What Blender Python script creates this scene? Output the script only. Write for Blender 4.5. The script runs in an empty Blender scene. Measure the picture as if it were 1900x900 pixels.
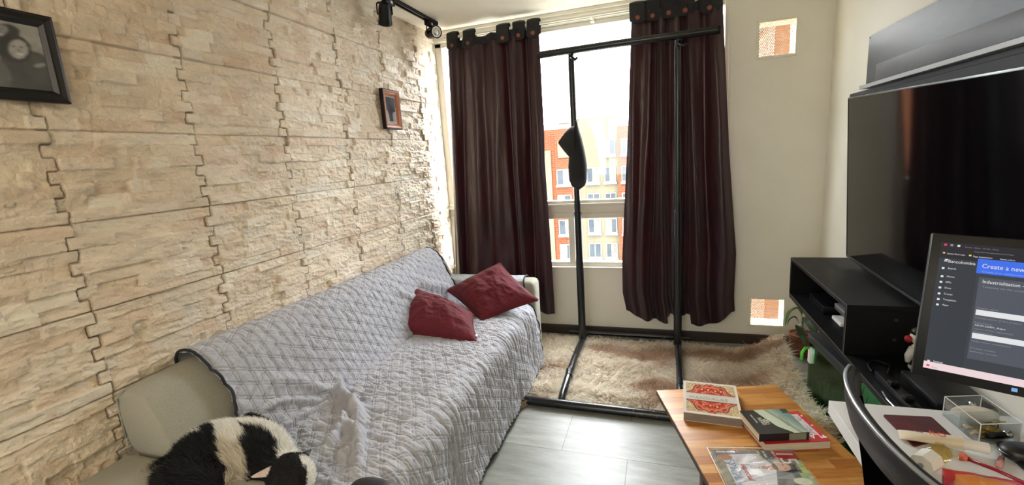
SKY, FILL, FILL_GLOW, EXPO = 13.5, 118.0, 30.0, 0.5
import bpy, bmesh, math, random
import numpy as np
from mathutils import Vector, Matrix
random.seed(7); RNG = np.random.default_rng(7)
SC = bpy.context.scene
COL = SC.collection
PI = math.pi

# ------------------------------------------------------------ camera solved from the room's vanishing points
IMG_P = np.array([950., 450.]); FPX = 842.0
def nrm(v):
    v = np.asarray(v, float); return v / np.linalg.norm(v)
_Y = nrm([1225 - 950, 273 - 450, FPX])
_nX = np.array([-1620 - 950, 463 - 450, FPX]); _nX = nrm(_nX - _Y * _nX.dot(_Y))
_X = -_nX; _Z = np.cross(_X, _Y)
R = np.stack([_X, _Y, _Z]); CAM = np.array([0, 0, 1.45])
def ray(px, py): return nrm(R @ np.array([px - IMG_P[0], py - IMG_P[1], FPX]))
def at(px, py, ax, val):
    """the room point on the plane axis=val that was measured at this place of the photograph"""
    d = ray(px, py); return CAM + d * (val - CAM[ax]) / d[ax]

# room dimensions (metres)
XL, XR, YW, ZC, YB = -1.705, 1.022, 3.47, 2.44, -2.7

# ------------------------------------------------------------ materials
def s2l(c):
    c = np.asarray(c, float)
    return np.where(c <= .04045, c / 12.92, ((c + .055) / 1.055) ** 2.4)
def rgb(r, g, b): return tuple(float(x) for x in s2l(np.array([r, g, b]) / 255.)) + (1.0,)
class NT:
    def __init__(s, name):
        s.m = bpy.data.materials.new(name); s.m.use_nodes = True
        s.t = s.m.node_tree; s.n = s.t.nodes; s.l = s.t.links
        s.b = s.n['Principled BSDF']; s.out = s.n['Material Output']
    def node(s, typ, **kw):
        n = s.n.new(typ)
        for k, v in kw.items(): setattr(n, k, v)
        return n
    def link(s, a, b): s.l.new(a, b)
    def set(s, **kw):
        for k, v in kw.items(): s.b.inputs[k.replace('_', ' ')].default_value = v
    def noise(s, scale, detail=4, rough=.6, coord='Object', vec=None, scl=None):
        n = s.node('ShaderNodeTexNoise'); n.inputs['Scale'].default_value = scale
        n.inputs['Detail'].default_value = detail; n.inputs['Roughness'].default_value = rough
        if vec is None:
            tc = s.node('ShaderNodeTexCoord'); vec = tc.outputs[coord]
        if scl:
            mp = s.node('ShaderNodeMapping'); mp.inputs['Scale'].default_value = scl
            s.link(vec, mp.inputs['Vector']); vec = mp.outputs['Vector']
        s.link(vec, n.inputs['Vector']); return n
    def ramp(s, fac, stops):
        r = s.node('ShaderNodeValToRGB'); e = r.color_ramp.elements
        e[0].position, e[0].color = stops[0]; e[1].position, e[1].color = stops[-1]
        for p, c in stops[1:-1]:
            x = e.new(p); x.color = c
        s.link(fac, r.inputs['Fac']); return r
    def bump(s, h, strength=.3, dist=.01):
        b = s.node('ShaderNodeBump'); b.inputs['Strength'].default_value = strength
        b.inputs['Distance'].default_value = dist; s.link(h, b.inputs['Height'])
        s.link(b.outputs['Normal'], s.b.inputs['Normal']); return b
def simple(name, c, rough=.5, metal=0, bump=None, bs=.2, **kw):
    t = NT(name); t.set(Base_Color=rgb(*c), Roughness=rough, Metallic=metal, **kw)
    n = t.noise(bump or 60, 5)
    if bump: t.bump(n.outputs['Fac'], bs, .004)
    else:
        mr = t.node('ShaderNodeMapRange'); mr.inputs[3].default_value = max(0, rough - .04); mr.inputs[4].default_value = min(1, rough + .04)
        t.link(n.outputs['Fac'], mr.inputs[0]); t.link(mr.outputs[0], t.b.inputs['Roughness'])
    return t.m
def varied(name, c1, c2, scale, rough=.6, scl=None, bump=.2, bdist=.004, bscale=None, **kw):
    t = NT(name); t.set(Roughness=rough, **kw)
    n = t.noise(scale, 6, .65, scl=scl)
    r = t.ramp(n.outputs['Fac'], [(.3, rgb(*c1)), (.7, rgb(*c2))])
    t.link(r.outputs['Color'], t.b.inputs['Base Color'])
    if bump:
        n2 = t.noise(bscale or scale * 3, 5, .6, scl=scl); t.bump(n2.outputs['Fac'], bump, bdist)
    return t.m
def vcol(name, rough=.7, bump=None, bs=.3, bd=.003, **kw):
    t = NT(name); t.set(Roughness=rough, **kw)
    a = t.node('ShaderNodeVertexColor'); a.layer_name = 'Col'
    t.link(a.outputs['Color'], t.b.inputs['Base Color'])
    if bump:
        n = t.noise(bump, 6, .65); t.bump(n.outputs['Fac'], bs, bd)
    return t.m
def glass_mat(name, tint=(255, 255, 255), rough=.02, refl=.12):
    t = NT(name); t.n.remove(t.b)
    tr = t.node('ShaderNodeBsdfTransparent'); tr.inputs[0].default_value = rgb(*tint)
    gl = t.node('ShaderNodeBsdfGlossy'); gl.inputs['Roughness'].default_value = rough
    lw = t.node('ShaderNodeLayerWeight'); lw.inputs['Blend'].default_value = .25
    mr = t.node('ShaderNodeMapRange'); mr.inputs[3].default_value = refl * .3; mr.inputs[4].default_value = min(1, refl * 3)
    mx = t.node('ShaderNodeMixShader')
    t.link(lw.outputs['Fresnel'], mr.inputs[0]); t.link(mr.outputs[0], mx.inputs[0])
    t.link(tr.outputs[0], mx.inputs[1]); t.link(gl.outputs[0], mx.inputs[2]); t.link(mx.outputs[0], t.out.inputs[0])
    return t.m
def emit(name, c, st=1.0):
    t = NT(name); t.set(Base_Color=(0, 0, 0, 1), Roughness=.3)
    t.b.inputs['Emission Color'].default_value = rgb(*c); t.b.inputs['Emission Strength'].default_value = st * 2 ** -EXPO; t.b.inputs['Specular IOR Level'].default_value = .12
    return t.m

# ------------------------------------------------------------ object helpers
def tag(o, label=None, cat=None, group=None, kind=None):
    if label: o['label'] = label
    if cat: o['category'] = cat
    if group: o['group'] = group
    if kind: o['kind'] = kind
    return o
def thing(name, label, cat, loc=(0, 0, 0), group=None):
    o = bpy.data.objects.new(name, None); COL.objects.link(o); o.location = loc
    o.empty_display_size = .05
    return tag(o, label, cat, group)
def link(name, me, mat, parent=None, smooth=False):
    if mat is not None:
        for m in (mat if isinstance(mat, (list, tuple)) else [mat]): me.materials.append(m)
    if smooth: me.polygons.foreach_set('use_smooth', [True] * len(me.polygons))
    o = bpy.data.objects.new(name, me); COL.objects.link(o)
    if parent is not None:
        o.parent = parent
        # meshes are written in room coordinates: take the parents' offsets out again
        q = parent; off = Vector((0, 0, 0))
        while q is not None:
            off = off + q.location; q = q.parent
        o.location = -off
    return o
def pyd(name, verts, faces, mat, parent=None, smooth=False, col=None):
    me = bpy.data.meshes.new(name); me.from_pydata([tuple(map(float, v)) for v in verts], [], faces)
    me.update()
    if col is not None: setcol(me, col)
    return link(name, me, mat, parent, smooth)
def setcol(me, col):
    a = me.color_attributes.new('Col', 'FLOAT_COLOR', 'POINT')
    c = np.ones((len(me.vertices), 4), np.float32); c[:, :3] = np.asarray(col).reshape(-1, 3)
    a.data.foreach_set('color', c.ravel())
def bigmesh(name, V, F, mat, parent=None, smooth=True, col=None):
    """V (n,3), F (m,k) equal-sized polygons, written straight into the mesh"""
    V = np.asarray(V, np.float32).reshape(-1, 3); F = np.asarray(F, np.int32); k = F.shape[1]
    me = bpy.data.meshes.new(name); me.vertices.add(len(V)); me.vertices.foreach_set('co', V.ravel())
    me.loops.add(F.size); me.loops.foreach_set('vertex_index', F.ravel())
    me.polygons.add(len(F)); me.polygons.foreach_set('loop_start', np.arange(0, F.size, k, dtype=np.int32))
    me.polygons.foreach_set('loop_total', np.full(len(F), k, np.int32))
    me.update(calc_edges=True); me.validate()
    if col is not None: setcol(me, col)
    return link(name, me, mat, parent, smooth)
def gridfaces(nu, nv, cu=False, cv=False):
    iu = np.arange(nu if cu else nu - 1); iv = np.arange(nv if cv else nv - 1)
    U, W = np.meshgrid(iu, iv, indexing='ij'); U = U.ravel(); W = W.ravel()
    U2 = (U + 1) % nu; W2 = (W + 1) % nv
    return np.stack([U * nv + W, U2 * nv + W, U2 * nv + W2, U * nv + W2], 1)
def gridobj(name, P, mat, parent=None, smooth=True, col=None, cu=False, cv=False, flip=False):
    nu, nv = P.shape[:2]; F = gridfaces(nu, nv, cu, cv)
    if flip: F = F[:, ::-1]
    return bigmesh(name, P.reshape(-1, 3), F, mat, parent, smooth, None if col is None else np.asarray(col).reshape(-1, 3))
class B:
    """collects shapes into one bmesh"""
    def __init__(s): s.bm = bmesh.new()
    def box(s, x0, x1, y0, y1, z0, z1, bev=0, seg=2, M=None):
        vs = [s.bm.verts.new((x, y, z)) for x in (x0, x1) for y in (y0, y1) for z in (z0, z1)]
        f = [(0, 1, 3, 2), (4, 6, 7, 5), (0, 4, 5, 1), (2, 3, 7, 6), (0, 2, 6, 4), (1, 5, 7, 3)]
        fs = [s.bm.faces.new([vs[i] for i in q]) for q in f]
        geo = vs
        if bev > 0:
            es = list({e for q in fs for e in q.edges})
            r = bmesh.ops.bevel(s.bm, geom=es, offset=bev, segments=seg, affect='EDGES', profile=.5)
            geo = list({v for q in r['faces'] for v in q.verts} | {v for v in vs if v.is_valid})
        if M is not None: bmesh.ops.transform(s.bm, matrix=M, verts=geo)
        return s
    def prism(s, pts, d, M=None, bev=0):
        """polygon pts (3-D) extruded by vector d"""
        a = [s.bm.verts.new(tuple(map(float, p))) for p in pts]; b = [s.bm.verts.new(tuple(np.array(p, float) + d)) for p in pts]
        n = len(a); fs = [s.bm.faces.new(a[::-1]), s.bm.faces.new(b)]
        for i in range(n): fs.append(s.bm.faces.new((a[i], a[(i + 1) % n], b[(i + 1) % n], b[i])))
        geo = a + b
        if bev > 0:
            es = list({e for q in fs for e in q.edges})
            r = bmesh.ops.bevel(s.bm, geom=es, offset=bev, segments=2, affect='EDGES', profile=.5)
            geo = list({v for q in r['faces'] for v in q.verts})
        if M is not None: bmesh.ops.transform(s.bm, matrix=M, verts=geo)
        return s
    def tube(s, path, r, n=12, caps=True):
        P = [Vector(tuple(map(float, p))) for p in path]; m = len(P)
        rr = list(r) if hasattr(r, '__len__') else [r] * m
        up = Vector((0, 0, 1)); prev = None; rings = []
        for i, p in enumerate(P):
            t = (P[min(i + 1, m - 1)] - P[max(i - 1, 0)]).normalized()
            if prev is None:
                a = t.orthogonal().normalized() if abs(t.dot(up)) > .99 else t.cross(up).normalized()
            else: a = (prev - t * prev.dot(t)).normalized()
            prev = a; b = t.cross(a)
            rings.append([s.bm.verts.new(p + (a * math.cos(2 * PI * k / n) + b * math.sin(2 * PI * k / n)) * rr[i]) for k in range(n)])
        for i in range(m - 1):
            for k in range(n): s.bm.faces.new((rings[i][k], rings[i][(k + 1) % n], rings[i + 1][(k + 1) % n], rings[i + 1][k]))
        if caps: s.bm.faces.new(rings[0][::-1]); s.bm.faces.new(rings[-1])
        return s
    def lathe(s, prof, n=24, M=None):
        rings = []
        for r, z in prof: rings.append([s.bm.verts.new((r * math.cos(2 * PI * k / n), r * math.sin(2 * PI * k / n), z)) for k in range(n)])
        for i in range(len(rings) - 1):
            for k in range(n): s.bm.faces.new((rings[i][k], rings[i][(k + 1) % n], rings[i + 1][(k + 1) % n], rings[i + 1][k]))
        s.bm.faces.new(rings[0][::-1]); s.bm.faces.new(rings[-1])
        if M is not None: bmesh.ops.transform(s.bm, matrix=M, verts=[v for q in rings for v in q])
        return s
    def ball(s, c, r, seg=20, M=None):
        q = bmesh.ops.create_uvsphere(s.bm, u_segments=seg, v_segments=seg // 2 + 2, radius=1)
        rr = r if hasattr(r, '__len__') else (r, r, r)
        T = Matrix.Translation(Vector(tuple(map(float, c)))) @ (M.to_4x4() if M is not None else Matrix.Identity(4)) @ Matrix.Diagonal((*rr, 1))
        bmesh.ops.transform(s.bm, matrix=T, verts=q['verts']); return s
    def build(s, name, mat, parent=None, smooth=False, auto=None):
        bmesh.ops.recalc_face_normals(s.bm, faces=s.bm.faces)
        me = bpy.data.meshes.new(name); s.bm.to_mesh(me); s.bm.free()
        o = link(name, me, mat, parent, smooth)
        if auto:
            me.polygons.foreach_set('use_smooth', [True] * len(me.polygons))
            try: me.set_sharp_from_angle(angle=math.radians(auto))
            except Exception: pass
        return o
def basis(o, u, v, w):
    """matrix whose axes are u, v, w and origin o"""
    return Matrix(((u[0], v[0], w[0], o[0]), (u[1], v[1], w[1], o[1]), (u[2], v[2], w[2], o[2]), (0, 0, 0, 1)))
def txt(name, body, size, M, mat, parent, ext=.0004, align='LEFT', sx=1.0):
    c = bpy.data.curves.new(name, 'FONT'); c.body = body; c.size = size; c.extrude = ext; c.align_x = align; c.resolution_u = 2
    o = bpy.data.objects.new(name, c); COL.objects.link(o)
    dg = bpy.context.evaluated_depsgraph_get(); me = bpy.data.meshes.new_from_object(o.evaluated_get(dg))
    bpy.data.objects.remove(o); bpy.data.curves.remove(c)
    me.materials.clear()
    me.transform(M @ Matrix.Diagonal((sx, 1, 1, 1)))
    return link(name, me, mat, parent)
# ---- noise
def _h(ix, iy, s=0):
    x = (ix.astype(np.int64) * 374761393 + iy.astype(np.int64) * 668265263 + s * 1442695041) & 0xffffffff
    x = ((x ^ (x >> 13)) * 1274126177) & 0xffffffff
    x = ((x ^ (x >> 16)) * 2246822519) & 0xffffffff
    return ((x ^ (x >> 15)) & 0xffffff) / float(0x1000000)
def vnoise(x, y, s=0):
    ix = np.floor(x); iy = np.floor(y); fx = x - ix; fy = y - iy
    fx = fx * fx * (3 - 2 * fx); fy = fy * fy * (3 - 2 * fy)
    a = _h(ix, iy, s); b = _h(ix + 1, iy, s); c = _h(ix, iy + 1, s); d = _h(ix + 1, iy + 1, s)
    return (a * (1 - fx) + b * fx) * (1 - fy) + (c * (1 - fx) + d * fx) * fy
def fbm(x, y, s=0, o=4):
    t = 0; a = .5
    for i in range(o):
        t = t + a * (vnoise(x, y, s + i * 17) - .5); x = x * 2.03 + 5.1; y = y * 2.03 + 1.7; a *= .5
    return t
def sstep(a, b, x):
    t = np.clip((x - a) / (b - a), 0, 1); return t * t * (3 - 2 * t)
def mixc(a, b, t): return np.asarray(a) * (1 - t[..., None]) + np.asarray(b) * t[..., None]
def L3(r, g, b): return s2l(np.array([r, g, b]) / 255.)
def paint(name, o, U, V, nx, ny, fn, mat, parent=None, lift=0):
    """a printed sheet: a fine grid whose vertices carry the print; u along U, v along V in 0..1"""
    u, v = np.meshgrid(np.linspace(0, 1, nx), np.linspace(0, 1, ny), indexing='ij')
    o = np.asarray(o, float); U = np.asarray(U, float); V = np.asarray(V, float)
    N = nrm(np.cross(U, V))
    P = o + u[..., None] * U + v[..., None] * V + N * lift
    return gridobj(name, P, mat, parent, smooth=False, col=fn(u, v))
def strands(name, root, nor, flow, length, width, col, mat, parent=None, seg=3, lift=.5, jit=.35, kind=None):
    """fur / pile: tapered ribbons that leave along nor and bend over towards flow"""
    n = len(root); length = np.broadcast_to(length, (n,))
    d0 = nor * lift + flow * (1 - lift) + RNG.normal(0, jit, (n, 3)) * .5
    d0 /= np.linalg.norm(d0, axis=1, keepdims=True)
    d1 = nor * (lift * .25) + flow * (1 - lift * .5) + RNG.normal(0, jit, (n, 3))
    d1 /= np.linalg.norm(d1, axis=1, keepdims=True)
    side = np.cross(d0, RNG.normal(0, 1, (n, 3))); side /= np.linalg.norm(side, axis=1, keepdims=True) + 1e-9
    vs = []; p = root.copy(); 
    for k in range(seg + 1):
        t = k / seg; w = width * (1 - t) ** .7
        if k < seg: vs += [p - side * w, p + side * w]
        else: vs += [p]
        d = d0 * (1 - t) + d1 * t; p = p + d * (length / seg)[:, None]
    V = np.stack(vs, 1); m = 2 * seg + 1
    base = (np.arange(n) * m)[:, None]; F = []
    for k in range(seg - 1): 
        F.append(base + np.array([[2 * k, 2 * k + 1, 2 * k + 3]])); F.append(base + np.array([[2 * k, 2 * k + 3, 2 * k + 2]]))
    F.append(base + np.array([[2 * seg - 2, 2 * seg - 1, 2 * seg]]))
    F = np.concatenate(F); C = np.repeat(col[:, None, :], m, 1)
    o = bigmesh(name, V.reshape(-1, 3), F, mat, parent, True, C.reshape(-1, 3))
    if kind: o['kind'] = kind
    return o

# ============================================================ MATERIALS
M = {}
M['wall'] = varied('painted_wall', (234, 232, 221), (227, 225, 212), 3, .85, bump=.12, bscale=180, bdist=.002)
M['ceil'] = varied('ceiling_paint', (240, 234, 220), (232, 226, 210), 2, .9, bump=.1, bscale=200, bdist=.002)
M['frame'] = simple('window_frame_paint', (226, 222, 208), .45)
M['trimd'] = varied('dark_baseboard', (62, 52, 46), (48, 40, 36), 9, .5, scl=(1, 1, 6))
M['glass'] = glass_mat('window_glass', (255, 255, 255))
M['black'] = simple('black_satin', (18, 18, 19), .42, Specular_IOR_Level=.3)
M['blackp'] = simple('black_plastic', (13, 13, 14), .4, Specular_IOR_Level=.25)
M['blackw'] = varied('black_laminate', (20, 20, 22), (14, 14, 15), 40, .5, scl=(1, .15, 1), bump=.12, bdist=.001, Specular_IOR_Level=.22)
M['tube'] = simple('black_enamel_tube', (22, 25, 26), .25)
M['white'] = simple('white_laminate', (226, 228, 230), .4)
M['whitep'] = simple('white_plastic', (238, 238, 236), .35)
M['chrome'] = simple('bright_metal', (200, 200, 200), .22, 1)
M['stone'] = vcol('split_stone', .5, 38, 1.0, .010)
M['print'] = vcol('printed_surface', .45)
M['printg'] = vcol('glossy_print', .2)
M['paper'] = varied('book_pages', (226, 214, 190), (206, 192, 164), 300, .85, scl=(.05, .05, 1))
M['sofa'] = varied('grey_beige_upholstery', (170, 168, 155), (152, 149, 134), 260, .95, bump=.5, bscale=900, bdist=.0015)
M['cover'] = varied('quilted_grey_cloth', (184, 186, 194), (170, 172, 181), 30, .72, bump=.3, bscale=420, bdist=.0012)
M['cover'].node_tree.nodes['Principled BSDF'].inputs['Sheen Weight'].default_value = .25
M['piping'] = simple('black_piping', (28, 28, 32), .7)
M['red'] = varied('wine_red_cotton', (108, 20, 36), (88, 14, 28), 14, .85, bump=.35, bscale=500, bdist=.001)
M['red'].node_tree.nodes['Principled BSDF'].inputs['Sheen Weight'].default_value = .06
M['pine'] = varied('pale_wood', (196, 150, 92), (168, 120, 66), 18, .5, scl=(1, 1, .15))
def fibre(name, tr):
    t = NT(name); t.set(Roughness=.7); a = t.node('ShaderNodeVertexColor'); a.layer_name = 'Col'; t.link(a.outputs['Color'], t.b.inputs['Base Color'])
    s_ = t.node('ShaderNodeBsdfTranslucent'); t.link(a.outputs['Color'], s_.inputs[0]); mx = t.node('ShaderNodeMixShader'); mx.inputs[0].default_value = tr
    t.link(t.b.outputs[0], mx.inputs[1]); t.link(s_.outputs[0], mx.inputs[2]); t.link(mx.outputs[0], t.out.inputs[0]); return t.m
M['pile'] = fibre('rug_pile', .45); M['fur'] = fibre('cat_fur', .25)
M['rugb'] = varied('rug_backing', (206, 186, 160), (186, 164, 138), 20, .95)
M['lens'] = simple('lamp_lens', (236, 236, 232), .2)
M['button'] = varied('brown_button', (150, 78, 52), (120, 58, 40), 60, .4)

def curtain_mat():
    t = NT('maroon_satin'); t.set(Base_Color=rgb(38, 13, 21), Roughness=.31); t.b.inputs['Specular IOR Level'].default_value = .55
    t.b.inputs['Sheen Weight'].default_value = .15
    n = t.noise(14, 6, .6, scl=(1, 1, .35)); n2 = t.noise(700, 2, .5, scl=(1, 1, .2))
    ad = t.node('ShaderNodeMath', operation='MULTIPLY_ADD'); ad.inputs[1].default_value = .08
    t.link(n2.outputs['Fac'], ad.inputs[0]); t.link(n.outputs['Fac'], ad.inputs[2])
    t.bump(ad.outputs[0], .35, .008)
    tr = t.node('ShaderNodeBsdfTranslucent'); tr.inputs[0].default_value = rgb(130, 34, 54)
    mx = t.node('ShaderNodeMixShader'); mx.inputs[0].default_value = .12
    t.link(t.b.outputs[0], mx.inputs[1]); t.link(tr.outputs[0], mx.inputs[2]); t.link(mx.outputs[0], t.out.inputs[0])
    return t.m
M['curtain'] = curtain_mat()
def floor_mat():
    t = NT('grey_plank_tile')
    tc = t.node('ShaderNodeTexCoord'); mp = t.node('ShaderNodeMapping')
    mp.inputs['Location'].default_value = (.795 + .64 * 6, -1.98 + .32 * 8 * 1, 0)
    t.link(tc.outputs['Object'], mp.inputs['Vector'])
    br = t.node('ShaderNodeTexBrick'); br.offset = .5; br.squash = 1
    for k, v in dict(Scale=1.0).items(): br.inputs[k].default_value = v
    br.inputs['Brick Width'].default_value = .64; br.inputs['Row Height'].default_value = .32
    br.inputs['Mortar Size'].default_value = .0022; br.inputs['Mortar Smooth'].default_value = .1
    br.inputs['Color1'].default_value = (1, 1, 1, 1); br.inputs['Color2'].default_value = (.86, .86, .86, 1); br.inputs['Mortar'].default_value = (.35, .35, .34, 1)
    t.link(mp.outputs[0], br.inputs['Vector'])
    n = t.noise(5, 8, .7, vec=tc.outputs['Object'], scl=(1, 5, 1))
    r = t.ramp(n.outputs['Fac'], [(.28, rgb(122, 123, 116)), (.5, rgb(146, 147, 139)), (.72, rgb(166, 167, 159))])
    mx = t.node('ShaderNodeMix', data_type='RGBA', blend_type='MULTIPLY'); mx.inputs['Factor'].default_value = 1
    t.link(r.outputs['Color'], mx.inputs['A']); t.link(br.outputs['Color'], mx.inputs['B']); t.link(mx.outputs['Result'], t.b.inputs['Base Color'])
    t.set(Roughness=.38)
    n2 = t.noise(30, 5, .6, vec=tc.outputs['Object'], scl=(1, 6, 1)); ma = t.node('ShaderNodeMath', operation='MULTIPLY_ADD'); ma.inputs[1].default_value = .15
    inv = t.node('ShaderNodeMath', operation='SUBTRACT'); inv.inputs[0].default_value = 1; t.link(br.outputs['Fac'], inv.inputs[1])
    t.link(n2.outputs['Fac'], ma.inputs[0]); t.link(inv.outputs[0], ma.inputs[2]); t.bump(ma.outputs[0], .3, .003)
    return t.m
M['floor'] = floor_mat()
def butcher_mat(ang):
    t = NT('strip_wood_block')
    tc = t.node('ShaderNodeTexCoord'); mp = t.node('ShaderNodeMapping'); mp.inputs['Rotation'].default_value = (0, 0, -ang)
    t.link(tc.outputs['Object'], mp.inputs['Vector'])
    br = t.node('ShaderNodeTexBrick'); br.offset = .37; br.offset_frequency = 2
    br.inputs['Scale'].default_value = 1; br.inputs['Brick Width'].default_value = .23; br.inputs['Row Height'].default_value = .042
    br.inputs['Mortar Size'].default_value = .0004; br.inputs['Color1'].default_value = (0, 0, 0, 1); br.inputs['Color2'].default_value = (1, 1, 1, 1); br.inputs['Mortar'].default_value = (.3, .3, .3, 1)
    t.link(mp.outputs[0], br.inputs['Vector'])
    n = t.noise(9, 6, .65, vec=mp.outputs[0], scl=(1, 9, 1))
    ma = t.node('ShaderNodeMath', operation='MULTIPLY_ADD'); ma.inputs[1].default_value = .45
    t.link(br.outputs['Color'], ma.inputs[0]); sc = t.node('ShaderNodeMath', operation='MULTIPLY'); sc.inputs[1].default_value = .62
    t.link(n.outputs['Fac'], sc.inputs[0]); t.link(sc.outputs[0], ma.inputs[2])
    r = t.ramp(ma.outputs[0], [(.15, rgb(142, 86, 34)), (.42, rgb(178, 116, 50)), (.62, rgb(202, 144, 72)), (.85, rgb(220, 170, 104))])
    t.link(r.outputs['Color'], t.b.inputs['Base Color']); t.set(Roughness=.42); t.b.inputs['Specular IOR Level'].default_value = .35
    t.bump(n.outputs['Fac'], .06, .002); return t.m

# ============================================================ ROOM
def structure(o): o['kind'] = 'structure'; return o
b = B(); b.box(-3.2, 3.2, YB - .1, YW + .16, -.08, 0); structure(b.build('floor', M['floor']))
b = B(); b.box(-3.2, 3.2, YB - .1, YW + .16, ZC, ZC + .1); structure(b.build('ceiling', M['ceil']))
# window wall: blocks around the window and the two ventilation openings
V1 = (.608, .818, 1.978, 2.188); V2 = (.612, .822, .148, .345)
WX0, WX1, WZ0, WZ1 = XL, .437, .552, 2.368
def wall_blocks(bb, xs, zs, holes, y0, y1):
    for i in range(len(xs) - 1):
        for j in range(len(zs) - 1):
            cx = (xs[i] + xs[i + 1]) / 2; cz = (zs[j] + zs[j + 1]) / 2
            if any(h[0] < cx < h[1] and h[2] < cz < h[3] for h in holes): continue
            bb.box(xs[i], xs[i + 1], y0, y1, zs[j], zs[j + 1])
def cut(o, x0, x1, y0, y1, z0, z1):
    c = B().box(x0, x1, y0, y1, z0, z1).build('cutter', None)
    md = o.modifiers.new('cut', 'BOOLEAN'); md.object = c; md.operation = 'DIFFERENCE'; md.solver = 'EXACT'
    dg = bpy.context.evaluated_depsgraph_get(); me = bpy.data.meshes.new_from_object(o.evaluated_get(dg))
    o.modifiers.clear(); old = o.data; o.data = me; bpy.data.objects.remove(c); bpy.data.meshes.remove(old)
b = B(); b.box(-1.9, 1.2, YW, YW + .13, 0, ZC); o = structure(b.build('wall_back', M['wall']))
cut(o, WX0, WX1, YW - .05, YW + .2, WZ0, WZ1)
cut(o, V1[0], V1[1], YW - .05, YW + .2, V1[2], V1[3])
cut(o, V2[0], V2[1], YW - .05, YW + .2, V2[2], V2[3])
b = B(); b.box(XR, XR + .12, YB, YW + .001, 0, ZC); structure(b.build('wall_right', M['wall']))
# wall behind the viewer with an unseen window added for fill light, and the near part of the left side
b = B(); wall_blocks(b, [-1.9, -1.6, -.5, 1.2], [0, .9, 2.15, ZC], [(-1.6, -.5, .9, 2.15)], YB - .12, YB)
structure(b.build('wall_front', M['wall']))
b = B()
for x in (-1.6, -1.07, -.55): b.box(x, x + .05, YB - .09, YB - .03, .9, 2.15)
for z in (.9, 2.1): b.box(-1.6, -.5, YB - .088, YB - .032, z, z + .05)
structure(b.build('window_fill', M['frame']))
b = B(); b.box(-1.9, XL - .018, YB, YW, 0, ZC); structure(b.build('wall_left', M['wall']))
# baseboards
b = B(); b.box(XL, XR, YW - .014, YW + .001, 0, .077, .003); structure(b.build('baseboard_back', M['trimd']))
b = B(); b.box(XR - .014, XR + .001, YB, YW - .014, 0, .077, .003); structure(b.build('baseboard_right', M['trimd']))

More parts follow.
